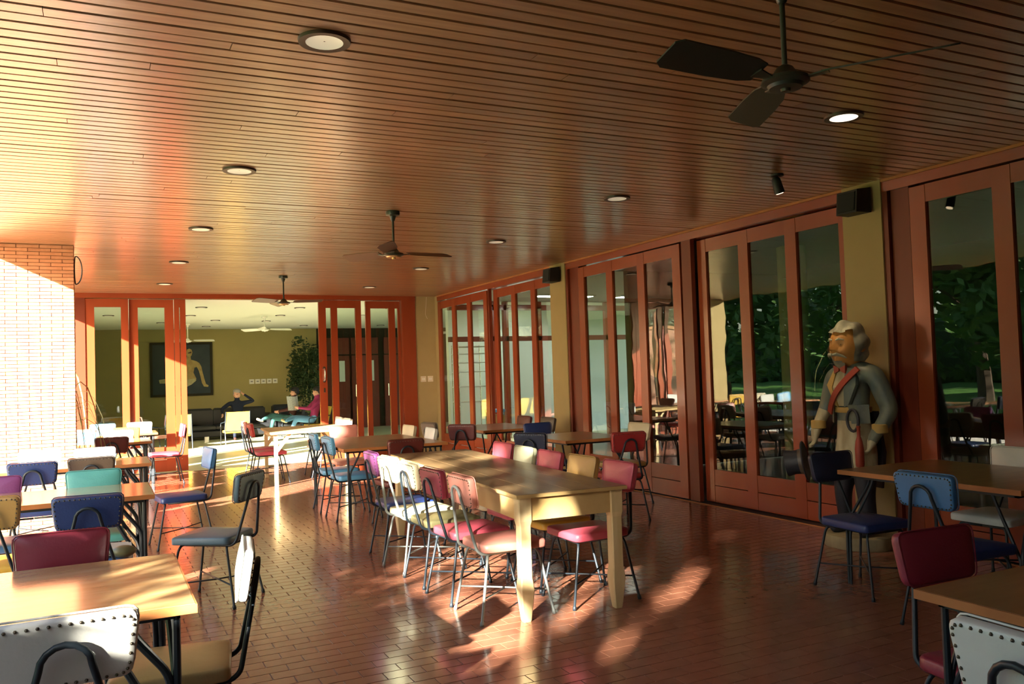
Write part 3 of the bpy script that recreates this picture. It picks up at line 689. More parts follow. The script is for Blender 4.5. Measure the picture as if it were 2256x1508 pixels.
# ------------------------------------------------------------------ TABLES
def rod_leg(cx, cy, sx, sy, z=.725, r=.0105, style=0):
    """welded leg of bent rods: sx, sy point from the corner to the table's middle"""
    mb = MB()
    if style == 0:
        mb.tube([(cx, cy, z), (cx, cy, 0)], r, 8)
        mb.tube(fillet([(cx+sx*.16, cy, z), (cx+sx*.13, cy, z-.06), (cx+sx*.02, cy, .52), (cx+sx*.018, cy, 0)], .05), r, 8)
        mb.tube(fillet([(cx+sx*.24, cy+sy*.03, z), (cx+sx*.20, cy+sy*.03, z-.08), (cx+sx*.10, cy+sy*.02, .45), (cx+sx*.012, cy+sy*.018, .33), (cx+sx*.010, cy+sy*.018, 0)], .06), r, 8)
        mb.tube(fillet([(cx+sx*.02, cy+sy*.20, z), (cx+sx*.01, cy+sy*.17, z-.06), (cx-sx*.002, cy+sy*.03, .45), (cx-sx*.002, cy+sy*.02, 0)], .05), r, 8)
    elif style == 1:
        mb.tube([(cx, cy, z), (cx, cy, 0)], r, 8)
        mb.tube(fillet([(cx+sx*.13, cy, z), (cx+sx*.11, cy, z-.05), (cx+sx*.016, cy, .50), (cx+sx*.016, cy, 0)], .04), r*.9, 8)
        mb.tube(fillet([(cx+sx*.02, cy+sy*.13, z), (cx+sx*.02, cy+sy*.11, z-.05), (cx+sx*.008, cy+sy*.016, .46), (cx+sx*.008, cy+sy*.016, 0)], .04), r*.9, 8)
    else:
        ox, oy = -sx*.03, -sy*.03
        mb.tube(fillet([(cx+sx*.16, cy+sy*.02, z), (cx+sx*.14, cy+sy*.02, z-.06), (cx+ox, cy+oy, .40), (cx+ox, cy+oy, 0)], .05), r*.85, 8)
        mb.tube(fillet([(cx+sx*.02, cy+sy*.16, z), (cx+sx*.02, cy+sy*.14, z-.06), (cx+ox+sx*.014, cy+oy+sy*.014, .36), (cx+ox, cy+oy+sy*.016, 0)], .05), r*.85, 8)
    return mb
def table(x0, y0, x1, y1, top, lab, grp, style=0, rz=0, zt=.76, inset=.05, th=.03):
    cx, cy = (x0+x1)/2, (y0+y1)/2; hx, hy = (x1-x0)/2, (y1-y0)/2
    t = empty('dining_table', (cx, cy, 0), math.radians(rz)); tag(t, lab, 'table', grp)
    MB().box(-hx+.006, -hy+.006, zt-th, hx-.006, hy-.006, zt).build('tabletop', top, t)
    mb = MB(); z0, z1 = zt-th, zt-.0008
    mb.box(-hx, -hy, z0, hx, -hy+.006, z1); mb.box(-hx, hy-.006, z0, hx, hy, z1); mb.box(-hx, -hy+.006, z0, -hx+.006, hy-.006, z1); mb.box(hx-.006, -hy+.006, z0, hx, hy-.006, z1)
    mb.build('edge_strip', 'edge', t)
    mb = MB(); i = inset; zz = zt-th
    mb.box(-hx+i, -hy+i, zz-.022, hx-i, -hy+i+.02, zz); mb.box(-hx+i, hy-i-.02, zz-.022, hx-i, hy-i, zz); mb.box(-hx+i, -hy+i, zz-.022, -hx+i+.02, hy-i, zz); mb.box(hx-i-.02, -hy+i, zz-.022, hx-i, hy-i, zz)
    mb.build('under_frame', 'steel', t)
    for sx in (-1, 1):
        for sy in (-1, 1): rod_leg(sx*(hx-i-.012), sy*(hy-i-.012), -sx, -sy, zz-.01, .0135 if style == 0 else .0115, style).build('leg', 'steel', t, True)
    return t
GT = 'steel-legged dining tables'
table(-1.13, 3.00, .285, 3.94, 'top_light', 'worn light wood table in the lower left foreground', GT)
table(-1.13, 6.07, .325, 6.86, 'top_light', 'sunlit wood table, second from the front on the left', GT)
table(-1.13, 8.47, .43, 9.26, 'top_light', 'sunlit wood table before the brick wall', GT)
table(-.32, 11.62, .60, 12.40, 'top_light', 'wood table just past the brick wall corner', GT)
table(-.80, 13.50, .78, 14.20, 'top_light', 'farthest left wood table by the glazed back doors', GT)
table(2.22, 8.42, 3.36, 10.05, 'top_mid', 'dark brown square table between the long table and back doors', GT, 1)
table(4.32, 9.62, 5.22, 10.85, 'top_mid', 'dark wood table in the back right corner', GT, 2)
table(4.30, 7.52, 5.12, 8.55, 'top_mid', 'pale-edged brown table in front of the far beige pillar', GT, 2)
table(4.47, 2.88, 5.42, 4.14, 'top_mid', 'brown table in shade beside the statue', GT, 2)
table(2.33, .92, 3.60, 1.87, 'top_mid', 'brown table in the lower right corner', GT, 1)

# pale table with braced flat legs near the back doorway
t = empty('dining_table', (2.72, 12.48, 0), math.radians(-4)); tag(t, 'pale wooden table with braced light legs at the back doorway', 'table')
MB().bbox(-.56, -.70, .725, .56, .70, .755, .004).build('tabletop', 'pine', t)
for sx in (-1, 1):
    for sy in (-1, 1): MB().bbox(sx*.49-.025, sy*.63-.02, 0, sx*.49+.025, sy*.63+.02, .725, .003).build('leg', 'pine_leg', t)
    for sy in (-1, 1):
        mb = MB(); mb.rings([[(sx*.49-sx*.0, sy*.63-.012, .44), (sx*.49, sy*.63+.012, .44), (sx*.49, sy*.63+.012, .52), (sx*.49, sy*.63-.012, .52)], [(sx*.27, sy*.63-.012, .724), (sx*.27, sy*.63+.012, .724), (sx*.32, sy*.63+.012, .7245), (sx*.32, sy*.63-.012, .7245)]]); mb.build('brace', 'pine_leg', t)
    MB().box(sx*.49-.01, -.61, .66, sx*.49+.01, .61, .725).build('rail', 'pine_leg', t)

# long farmhouse table 
t = empty('farm_table', (2.69, 5.97, 0), math.radians(-4.1)); tag(t, 'long dark-topped wooden table with pale pine legs and apron', 'table')
hx, hy = .37, 1.53
for k in range(4):
    a = -hx+k*2*hx/4; MB().bbox(a+.0008, -hy, .738, a+2*hx/4-.0008, hy, .762, .002).build('top_board', 'top_farm', t)
mb = MB(); mb.box(-hx-.004, -hy-.004, .739, hx+.004, -hy, .760); mb.box(-hx-.004, hy, .739, hx+.004, hy+.004, .760); mb.box(-hx-.004, -hy, .739, -hx, hy, .760); mb.box(hx, -hy, .739, hx+.004, hy, .760); mb.build('top_edge', 'pine', t)
lx, ly = .31, 1.47
for sx in (-1, 1): MB().box(sx*lx-.012+sx*.016, -ly+.04, .60, sx*lx+.012+sx*.016, ly-.04, .737).build('side_apron', 'pine', t)
for sy in (-1, 1): MB().box(-lx+.04, sy*ly-.012+sy*.02, .60, lx-.04, sy*ly+.012+sy*.02, .737).build('end_apron', 'pine', t)
for sx in (-1, 1):
    for sy in (-1, 1):
        R = []
        for hw, z in ((.024, 0), (.027, .01), (.041, .15), (.044, .19), (.040, .235), (.0365, .26), (.0365, .57), (.043, .60), (.043, .737)):
            c = .006; q = [(-hw, -hw+c), (-hw+c, -hw), (hw-c, -hw), (hw, -hw+c), (hw, hw-c), (hw-c, hw), (-hw+c, hw), (-hw, hw-c)]
            R.append([(sx*lx+a, sy*ly+b, z) for a, b in q])
        MB().rings(R).build('leg', 'pine_leg', t)

# papers and a dark cloth bag on the blue chair
pp = empty('paper_sheets', (-.03, 5.66, .484), .1); tag(pp, 'loose beige papers lying on the dark blue chair seat', 'papers')
for k in range(3):
    mb = MB(); a = .12*k-.1; R = []
    for i in range(5):
        u = -.20+i*.10; z = .004*k+.012*math.sin(i*1.1+k)**2+.002; ca, sa = math.cos(a), math.sin(a)
        R.append([(u*ca+.13*sa, u*sa-.13*ca, z), (u*ca-.13*sa, u*sa+.13*ca, z+.012), (u*ca-.13*sa, u*sa+.13*ca, z+.0145), (u*ca+.13*sa, u*sa-.13*ca, z+.0025)])
    mb.rings(R).build('sheet', 'paper', pp)
bgm = MB().sphere((.12, 5.48, .515), (.07, .05, .035), 12, 8).build('dark_pouch', 'v_olive', None, True); tag(bgm, 'small dark green pouch at the corner of the blue chair seat', 'bag')

# ------------------------------------------------------------------ FIGURES
def skin_body(name, J, E, mats, parent, sub=2, loc=None):
    """J: key -> (pos, radius[, radius2]); E: list of (a, b, material index). One continuous skinned mesh."""
    keys = list(J); idx = {k: i for i, k in enumerate(keys)}
    me = bpy.data.meshes.new(name); me.from_pydata([J[k][0] for k in keys], [(idx[a], idx[b]) for a, b, m in E], [])
    o = bpy.data.objects.new(name, me); SC.collection.objects.link(o)
    bm = bmesh.new(); bm.from_mesh(me); L = bm.verts.layers.skin.verify(); bm.verts.ensure_lookup_table()
    for k in keys:
        v = bm.verts[idx[k]]; r = J[k][1:]; v[L].radius = (r[0], r[-1]); v[L].use_root = (idx[k] == 0)
    bm.to_mesh(me); bm.free()
    o.modifiers.new('s', 'SKIN').use_smooth_shade = True
    sb = o.modifiers.new('u', 'SUBSURF'); sb.levels = sub; sb.render_levels = sub
    dg = bpy.context.evaluated_depsgraph_get(); dg.update()
    m2 = bpy.data.meshes.new_from_object(o.evaluated_get(dg)); o.modifiers.clear(); o.data = m2; bpy.data.meshes.remove(me)
    m2.materials.clear()
    for m in mats: m2.materials.append(MT[m])
    seg = [(Vector(J[a][0]), Vector(J[b][0]), (J[a][1]+J[b][1])/2, m) for a, b, m in E]; mi = []
    for p in m2.polygons:
        c = p.center; best = None
        for a, b, r, m in seg:
            ab = b-a; t = max(0, min(1, (c-a).dot(ab)/max(ab.length_squared, 1e-9))); d = (c-(a+ab*t)).length-r
            if best is None or d < best[0]: best = (d, m)
        mi.append(best[1])
    m2.polygons.foreach_set('material_index', mi); m2.polygons.foreach_set('use_smooth', [True]*len(mi))
    if parent: o.parent = parent
    if loc: o.location = loc
    return o
def hand(J, E, root, pos, dirv, side, m, s=1.0):
    """palm plus five fingers from a wrist joint"""
    d = Vector(dirv).normalized(); sd_ = Vector(side).normalized(); p = Vector(pos); n = d.cross(sd_)
    k = root+'_p'; J[k] = (p+d*.05*s, .022*s, .030*s); E.append((root, k, m))
    for i, (off, ln) in enumerate(((-.028, .062), (-.010, .072), (.009, .068), (.027, .052))):
        a, b = k+'f%d' % i, k+'g%d' % i
        J[a] = (p+d*(.085+ln*.45)*s+sd_*off*s+n*.006*s, .0095*s); J[b] = (p+d*(.085+ln*.85)*s+sd_*off*s+n*.03*s, .008*s); E.append((k, a, m)); E.append((a, b, m))
    a, b = k+'t0', k+'t1'; J[a] = (p+d*.05*s-sd_*.042*s, .011*s); J[b] = (p+d*.085*s-sd_*.055*s+n*.015*s, .009*s); E.append((k, a, m)); E.append((a, b, m))

def seated(name, loc, deg, lab, torso, trousers, shoe, hair_m, arms, legs, lean=.10, seat=.40):
    t = empty(name, loc, math.radians(deg)); tag(t, lab, 'person')
    sy = -lean; z = seat+.10
    J = {'pel': ((0, 0, z), .13, .10), 'bel': ((0, sy*.4, z+.17), .125, .10), 'che': ((0, sy*.9, z+.38), .15, .105), 'nec': ((0, sy, z+.54), .055), 'hea': ((0, sy+.02, z+.62), .078), 'cro': ((0, sy+.01, z+.72), .088), 'nos': ((0, sy+.115, z+.655), .012)}
    E = [('pel', 'bel', 0), ('bel', 'che', 0), ('che', 'nec', 0), ('nec', 'hea', 3), ('hea', 'cro', 3), ('hea', 'nos', 3)]
    for s, k in ((-1, 'l'), (1, 'r')):
        J['ear'+k] = ((s*.088, sy, z+.66), .014); E.append(('hea', 'ear'+k, 3))
        J['sh'+k] = ((s*.19, sy*.95, z+.44), .062); J['el'+k] = (arms[k][0], .045); J['wr'+k] = (arms[k][1], .030)
        E += [('che', 'sh'+k, 0), ('sh'+k, 'el'+k, 0), ('el'+k, 'wr'+k, 0)]
        hand(J, E, 'wr'+k, arms[k][1], Vector(arms[k][1])-Vector(arms[k][0]), (-s*.2, .4, 1), 3)
        J['hi'+k] = ((s*.09, .04, z-.01), .095); J['kn'+k] = (legs[k][0], .065); J['an'+k] = (legs[k][1], .042); J['to'+k] = (legs[k][2], .034); J['he'+k] = (tuple(Vector(legs[k][1])+Vector((0, -.02, -.04))), .036)
        E += [('pel', 'hi'+k, 1), ('hi'+k, 'kn'+k, 1), ('kn'+k, 'an'+k, 1), ('an'+k, 'he'+k, 2), ('he'+k, 'to'+k, 2)]
    skin_body('body', J, E, [torso, trousers, shoe, 'skin'], t)
    hb = MB(); hb.sphere((0, sy-.012, z+.745), (.098, .108, .072), 14, 8); hb.sphere((0, sy-.055, z+.69), (.092, .065, .085), 12, 8)
    hb.build('hair', hair_m, t, True)
    return t

def lounge_chair(x, y, deg, m, lab, grp='low lounge armchairs'):
    c = empty('lounge_chair', (x, y, 0), math.radians(deg)); tag(c, lab, 'chair', grp)
    MB().bbox(-.25, -.22, .28, .25, .26, .34, .012).build('seat', m, c)
    mb = MB(); mb.rings([[(-.25, -.25, .30), (.25, -.25, .30), (.25, -.20, .30), (-.25, -.20, .30)], [(-.26, -.36, .76), (.26, -.36, .76), (.26, -.31, .77), (-.26, -.31, .77)]]); mb.build('backrest', m, c)
    for sx in (-1, 1):
        MB().tube(fillet([(sx*.28, .24, 0), (sx*.28, .22, .50), (sx*.28, -.30, .55)], .04), .011, 6).build('arm_frame', 'steel', c, True)
        MB().tube([(sx*.28, -.38, .0), (sx*.275, -.26, .36), (sx*.265, -.37, .78)], .011, 6).build('leg', 'steel', c, True)
    MB().tube([(-.28, -.26, .33), (.28, -.26, .33)], .01, 6).build('cross_bar', 'steel', c)
    return c
lounge_chair(2.83, 20.35, 3, 'v_yellow', 'yellow lounge chair seen from behind in the middle of the open doorway')
lounge_chair(1.60, 20.25, -4, 'v_yellow', 'yellow lounge chair half hidden by the back-left door post')
lounge_chair(1.05, 19.9, -75, 'v_rose', 'pink lounge chair seen through the glass of the back-left door')
lounge_chair(4.86, 21.0, 88, 'v_yellow', 'yellow lounge chair under the reader in the magenta top')
lounge_chair(4.45, 22.0, 80, 'sofa', 'black lounge chair under the man in the brown jacket')

# black sofa along the back wall, row of seats
sf = empty('sofa', (3.0, 22.95, 0)); tag(sf, 'long black leather sofa along the olive lounge wall', 'sofa')
MB().bbox(-1.15, -.42, .06, 1.15, .42, .24, .03).build('base', 'sofa', sf)
for k in range(3):
    x = -1.15+.16+k*.66; MB().bbox(x+.005, -.46, .24, x+.655, .12, .36, .03).build('seat_cushion', 'sofa', sf, True)
    MB().bbox(x+.005, .12, .24, x+.655, .40, .78, .05).build('back_cushion', 'sofa', sf, True)
for sx in (-1, 1): MB().bbox(sx*1.07-.09, -.46, .08, sx*1.07+.09, .42, .60, .03).build('armrest', 'sofa', sf, True)
ac = empty('armchair', (4.58, 22.95, 0), .1); tag(ac, 'black leather armchair right of the sofa', 'armchair')
MB().bbox(-.36, -.36, .08, .36, .36, .42, .03).build('base', 'sofa', ac); MB().bbox(-.36, .18, .42, .36, .38, .80, .05).build('backrest', 'sofa', ac)
for sx in (-1, 1): MB().bbox(sx*.34-.07, -.38, .08, sx*.34+.07, .36, .58, .03).build('armrest', 'sofa', ac)
cupo = MB().lathe([(.05, 0), (.055, .14), (.05, .14), (.045, .02), (.001, .02)], 14, (2.35, 21.7, -.006)).build('paper_cup', 'shirt', None, True); tag(cupo, 'white cup standing on the lounge floor before the sofa', 'cup')

A = lambda e, w_: (e, w_)
seated('person', (3.22, 22.55, -.02), 180, 'man in dark navy sweater leaning back on the black sofa', 'navy_cloth', 'navy_cloth', 'brown_cloth', 'grey_hair',
       {'l': A((-.42, -.12, .96), (-.20, -.16, 1.12)), 'r': A((.40, .0, .78), (.42, .26, .66))},
       {'l': ((-.16, .50, .50), (-.17, .52, .10), (-.18, .66, .05)), 'r': ((.16, .50, .50), (.17, .54, .10), (.18, .68, .05))}, .16, .38)
seated('person', (4.80, 21.0, 0), 88, 'person in a magenta top and blue jeans reading a newspaper', 'magenta_cloth', 'jeans', 'shoe', 'hair',
       {'l': A((-.24, .10, .72), (-.13, .36, .76)), 'r': A((.24, .10, .72), (.13, .36, .76))},
       {'l': ((-.12, .46, .48), (-.12, .60, .10), (-.12, .76, .05)), 'r': ((.10, .48, .52), (-.14, .70, .46), (-.16, .82, .50))}, .10, .36)
seated('person', (4.47, 22.0, 0), 80, 'man in a brown jacket with crossed legs beside the newspaper reader', 'brown_cloth', 'green_cloth', 'shoe', 'hair',
       {'l': A((-.25, .08, .70), (-.12, .30, .66)), 'r': A((.25, .08, .70), (.12, .30, .66))},
       {'l': ((-.12, .46, .48), (-.12, .56, .10), (-.12, .72, .05)), 'r': ((.10, .48, .56), (-.10, .74, .46), (-.10, .88, .50))}, .08, .36)
nw = empty('newspaper', (4.36, 20.98, .86), math.radians(50)); tag(nw, 'open newspaper held by the person in magenta', 'newspaper')
for s in (-1, 1):
    mb = MB(); mb.rings([[(0, -.02, -.16), (0, .01, .18), (0, .014, .18), (0, -.016, -.16)], [(s*.13, .0, -.155), (s*.13, .035, .19), (s*.13, .039, .19), (s*.13, .004, -.155)], [(s*.27, .05, -.15), (s*.27, .09, .20), (s*.27, .094, .20), (s*.27, .054, -.15)]]); mb.build('page', 'news', nw)

# painting, five small frames
pa = empty('painting', (2.0, 23.985, 1.83)); tag(pa, 'large dark painting of a pale seated figure in a dark frame', 'painting')
MT['canvas'] = mat('painted_canvas', (.022, .035, .045, 1), .7, .3, noise=(4, (.04, .055, .06, 1), (1, 1, 1), .3))
MT['paint_pale'] = mat('paint_pale_ochre', (.42, .33, .12, 1), .7, .3, noise=(9, (.26, .17, .07, 1), (1, 1, 1), .25))
MT['paint_light'] = mat('paint_light', (.50, .48, .26, 1), .7, .3, noise=(9, (.3, .26, .14, 1), (1, 1, 1), .25))
MB().box(-.72, -.02, -.66, .72, .0, .66).build('canvas', 'canvas', pa)
for a in ((-.78, -.72, -.72, .72), (.72, -.72, .78, .72), (-.72, -.72, .72, -.66), (-.72, .66, .72, .72)):
    MB().bbox(a[0], -.045, a[1], a[2], .0, a[3], .004).build('frame_rail', 'dark_wall', pa)
PL = dict(head=[(2.121, 2.302), (2.143, 2.358), (2.196, 2.38), (2.255, 2.352), (2.275, 2.277), (2.252, 2.198), (2.202, 2.142), (2.15, 2.166), (2.119, 2.223)],
 neck=[(2.139, 2.178), (2.224, 2.165), (2.237, 2.074), (2.116, 2.077)],
 torso=[(1.979, 2.035), (2.127, 2.088), (2.254, 2.078), (2.381, 2.036), (2.443, 1.956), (2.399, 1.889), (2.318, 1.868), (2.29, 1.733), (2.361, 1.573), (2.328, 1.484), (2.074, 1.481), (2.013, 1.585), (2.037, 1.764), (1.998, 1.9)],
 arm=[(2.37, 2.037), (2.444, 1.99), (2.495, 1.886), (2.524, 1.726), (2.574, 1.52), (2.604, 1.417), (2.668, 1.381), (2.657, 1.336), (2.549, 1.351), (2.498, 1.455), (2.469, 1.615), (2.429, 1.775), (2.378, 1.889)],
 thigh=[(2.012, 1.54), (2.33, 1.574), (2.361, 1.528), (2.242, 1.419), (2.071, 1.335), (1.883, 1.343), (1.843, 1.456)],
 shin=[(1.432, 1.56), (1.638, 1.597), (1.887, 1.544), (1.968, 1.429), (1.842, 1.389), (1.595, 1.465), (1.451, 1.47)])
for i, (k, v) in enumerate(PL.items()):
    mb = MB(); y0, y1 = -.021-.0006*i, -.0205
    mb.rings([[(x-2.0, y1, z-1.83) for x, z in v], [(x-2.0, y0, z-1.83) for x, z in v]]); mb.build('painted_'+k, 'paint_light' if k in ('thigh', 'shin') else 'paint_pale', pa)
mb = MB(); mb.rings([[(x-2.0, -.0246, z-1.83) for x, z in q] for q in ([(2.16, 2.27), (2.24, 2.30), (2.25, 2.26), (2.17, 2.25)],)]+[[(x-2.0, -.025, z-1.83) for x, z in q] for q in ([(2.16, 2.27), (2.24, 2.30), (2.25, 2.26), (2.17, 2.25)],)]); mb.build('painted_eyes', 'dark_gap', pa)
for i in range(5):
    x = 3.80+i*.158
    f = empty('small_frame', (x, 23.985, 1.44)); tag(f, 'small white square picture, %s in the lounge wall row' % ['first from the left', 'second from the left', 'third', 'fourth from the left', 'rightmost'][i], 'picture', 'row of five small pictures')
    MB().bbox(-.065, -.02, -.065, .065, 0, .065, .003).build('mount', 'shirt', f); MB().box(-.03, -.022, -.015, .03, -.0195, .018).build('image', 'grey_hair', f)

# tall dark indoor tree in the lounge, right of the doorway
fc = empty('indoor_tree', (5.22, 23.45, 0)); tag(fc, 'tall dark indoor tree in a pot behind the lounge readers', 'plant')
MB().lathe([(.001, 0), (.17, 0), (.21, .34), (.22, .36), (.19, .36), (.18, .32), (.001, .32)], 20).build('pot', 'brown_cloth', fc, True)
mb = MB()
for k in range(5):
    a = k*1.3; mb.tube([(.05*math.cos(a), .05*math.sin(a), .3), (.12*math.cos(a+.4), .10*math.sin(a+.4), 1.1), (.10*math.cos(a+1), .12*math.sin(a+1), 1.7), (.28*math.cos(a+.6), .2*math.sin(a+.6), 2.3)], [.016, .014, .012, .005], 5)
mb.build('stem', 'pale_leaf', fc)
foliage('foliage', fc, (-.05, 0, 1.62), (.50, .40, .90), 2600, .055, 'dark_leaf', 5)

# potted arching plant just behind the brick wall
pl = empty('potted_plant', (-.46, 11.05, 0)); tag(pl, 'arching pale-leaved potted plant peeping past the brick wall edge', 'plant')
MB().lathe([(.001, 0), (.15, 0), (.20, .36), (.21, .38), (.18, .38), (.17, .34), (.001, .34)], 20).build('pot', 'brick', pl, True)
rnd = random.Random(3); MB().tube([(0, 0, .34), (.03, 0, .8), (.0, .02, 1.15)], [.04, .03, .02], 7).build('stem', 'bark', pl, True)
for k in range(26):
    a = rnd.uniform(0, 2*PI) if k > 6 else rnd.uniform(-.6, .5); L = rnd.uniform(.42, .75) if k > 6 else rnd.uniform(.30, .46); z0 = rnd.uniform(.8, 1.2); hgt = rnd.uniform(.35, .75); drop = rnd.uniform(.5, 1.0)
    R = []
    for i in range(8):
        q = i/7; rr = L*q**.8*(1 if q < .7 else 1-.12*(q-.7)); zz = z0+hgt*4*q*(1-q)*.8-drop*q**3; wd = .013*(1-q)**.5+.001
        ca, sa = math.cos(a), math.sin(a); R.append([(rr*ca-wd*sa, rr*sa+wd*ca, zz), (rr*ca, rr*sa, zz-.004), (rr*ca+wd*sa, rr*sa-wd*ca, zz), (rr*ca, rr*sa, zz+.002)])
    MB().rings(R).build('leaf', 'pale_leaf', pl)

# shelves and a utility cart seen through the far glass doors
sh = empty('wire_shelf', (6.75, YB+.45, 0)); tag(sh, 'white wire shelving seen through the far right-hand glass doors', 'shelf')
for z in (.9, 1.2, 1.5, 1.68, 1.86, 2.0): MB().bbox(-.35, -.18, z, .28, .18, z+.02, .004).build('shelf_board', 'white_wall', sh)
for x in (-.34, .27):
    for y in (-.17, .17): MB().tube([(x, y, 0), (x, y, 2.05)], .011, 6).build('post', 'chrome', sh)
ct = empty('cart', (6.62, YB-.9, 0)); tag(ct, 'narrow cart with a yellow bin behind the far glass doors', 'cart')
MB().bbox(-.14, -.12, .12, .14, .12, .70, .02).build('bin', 'v_ochre', ct); MB().bbox(-.15, -.13, .74, .15, .13, .80, .01).build('tray', 'v_skyblue', ct)
for x in (-.13, .13):
    for y in (-.11, .11): MB().tube([(x, y, 0), (x, y, .78)], .01, 6).build('post', 'steel', ct)

# ------------------------------------------------------------------ STATUE
MT['st_skin'] = mat('carved_skin', (.50, .24, .06, 1), .5, .4, noise=(14, (.38, .16, .04, 1), (1, 1, .4), .3), bump=(40, .3))
MT['st_white'] = mat('carved_white', (.46, .42, .28, 1), .6, .3, noise=(9, (.28, .24, .14, 1), (1.5, 1.5, .35), .2), bump=(30, .4))
MT['st_coat'] = mat('carved_coat', (.055, .085, .095, 1), .5, .4, noise=(8, (.15, .16, .11, 1), (1.3, 1.3, .5), .2), bump=(30, .5))
MT['st_dark'] = mat('carved_dark', (.018, .020, .028, 1), .5, .4, bump=(30, .4))
MT['st_red'] = mat('carved_red', (.26, .035, .018, 1), .5, .4)
MT['st_hair'] = mat('carved_hair', (.42, .40, .28, 1), .6, .3, noise=(7, (.07, .08, .075, 1), (1, 1, 1), .2), bump=(30, .5))
MT['st_base'] = mat('pale_log_base', (.42, .36, .20, 1), .8, .2, noise=(7, (.14, .11, .06, 1), (1, 1, .5), .25), bump=(30, .5))
MT['st_gold'] = mat('carved_gold', (.38, .25, .07, 1), .5, .4)
st = empty('carved_statue', (5.50, 4.90, 0), math.radians(90)); tag(st, 'life-size carved wooden statue of a white-haired gentleman in a tailcoat on a log base', 'statue')
mb = MB(); R = []
for z, q in ((0, 1.0), (.008, 1.02), (.085, 1.0), (.095, .98)): R.append([(.285*q*(1+.03*math.sin(5*k*PI/14))*math.cos(k*PI/14), .25*q*(1+.02*math.sin(7*k*PI/14))*math.sin(k*PI/14), z) for k in range(28)])
mb.rings(R).build('base', 'st_base', st, True)
J = {'pel': ((0, -.01, .80), .155, .125), 'wai': ((0, .0, 1.08), .145, .115), 'che': ((0, -.01, 1.30), .175, .13), 'sho': ((0, -.02, 1.40), .13, .10), 'nec': ((0, .0, 1.47), .065), 'hd': ((0, .02, 1.56), .08)}
E = [('pel', 'wai', 0), ('wai', 'che', 1), ('che', 'sho', 1), ('sho', 'nec', 1), ('nec', 'hd', 3)]
for s, k in ((-1, 'l'), (1, 'r')):
    J['hp'+k] = ((s*.09, 0, .66), .115, .11); J['kn'+k] = ((s*.115, .03, .42), .072); J['an'+k] = ((s*.125, .0, .17), .055); J['he'+k] = ((s*.125, -.02, .135), .05); J['to'+k] = ((s*.15, .15, .130), .042)
    E += [('pel', 'hp'+k, 0), ('hp'+k, 'kn'+k, 2), ('kn'+k, 'an'+k, 2), ('an'+k, 'he'+k, 2), ('he'+k, 'to'+k, 2)]
J['shr'] = ((.20, -.02, 1.38), .075); J['elr'] = ((.29, -.02, 1.12), .062); J['wrr'] = ((.33, .07, .93), .042)
J['shl'] = ((-.20, -.03, 1.38), .085); J['ell'] = ((-.30, -.08, 1.08), .075); J['wrl'] = ((-.25, .06, .90), .045)
E += [('sho', 'shr', 1), ('shr', 'elr', 1), ('elr', 'wrr', 4), ('sho', 'shl', 1), ('shl', 'ell', 1), ('ell', 'wrl', 1)]
hand(J, E, 'wrr', (.33, .07, .93), (.1, .15, -1), (-.8, .5, 0), 5, 1.15); hand(J, E, 'wrl', (-.25, .06, .90), (.25, .25, -1), (-.7, .7, 0), 5, 1.15)
skin_body('body', J, E, ['st_white', 'st_coat', 'st_dark', 'st_skin', 'st_white', 'st_white'], st)

def headpt(d, extra=0):
    """sculpted head surface for a unit direction, facing +y"""
    x, y, z = d; r = Vector((.125*x, .150*y, .185*z))
    g = lambda cx, cz, s: math.exp(-(((x-cx)/s)**2+((z-cz)/s)**2)) if y > 0 else 0
    f = 0
    f += .045*math.exp(-((x/.16)**2+((z+.10)/.20)**2))*(y > 0)          # nose
    f += .020*math.exp(-((x/.13)**2+((z+.20)/.12)**2))*(y > 0)
    f -= .022*(g(-.33, .05, .17)+g(.33, .05, .17))                        # eye sockets
    f += .012*(g(-.33, .24, .14)+g(.33, .24, .14)+g(0, .25, .2))         # brow
    f += .012*(g(-.42, -.22, .22)+g(.42, -.22, .22))                      # cheeks
    f -= .010*g(0, -.42, .12); f += .016*g(0, -.55, .13); f += .02*g(0, -.8, .2)
    n = Vector(d); n.normalize()
    return r+Vector((0, 1, .0))*f+n*extra
def headmesh(name, m, keep, extra, parent, nu=44, nv=34):
    vs, fs = [], []; mp = {}
    for j in range(nv+1):
        for i in range(nu):
            a = 2*PI*i/nu; b = -PI/2+PI*j/nv; d = (math.cos(b)*math.cos(a), math.cos(b)*math.sin(a), math.sin(b)); mp[i, j] = len(vs); p = headpt(d, extra(d) if callable(extra) else extra); vs.append((p.x, p.y+.03, p.z+1.615))
    for j in range(nv):
        for i in range(nu):
            k = (i+1) % nu; a = 2*PI*(i+.5)/nu; b = -PI/2+PI*(j+.5)/nv; d = (math.cos(b)*math.cos(a), math.cos(b)*math.sin(a), math.sin(b))
            if keep(d): fs.append((mp[i, j], mp[k, j], mp[k, j+1], mp[i, j+1]))
    return MB().add(vs, fs).build(name, m, parent, True)
hd = headmesh('head', 'st_skin', lambda d: True, 0, st)
wave = lambda d: .022+.010*math.sin(9*math.atan2(d[0], d[2]+.3)+3*d[1])*(1 if d[2] > -.2 else .5)+.012*max(0, -d[1])
headmesh('hair', 'st_hair', lambda d: (d[2] > .50+.12*abs(d[0])) or (d[1] < .38 and d[2] > -.62 and abs(d[0]) > .0), wave, hd)
headmesh('goatee', 'st_hair', lambda d: d[1] > .30 and abs(d[0]) < .36 and -1 < d[2] < -.60, lambda d: .016+.02*max(0, -d[2]-.6), hd)
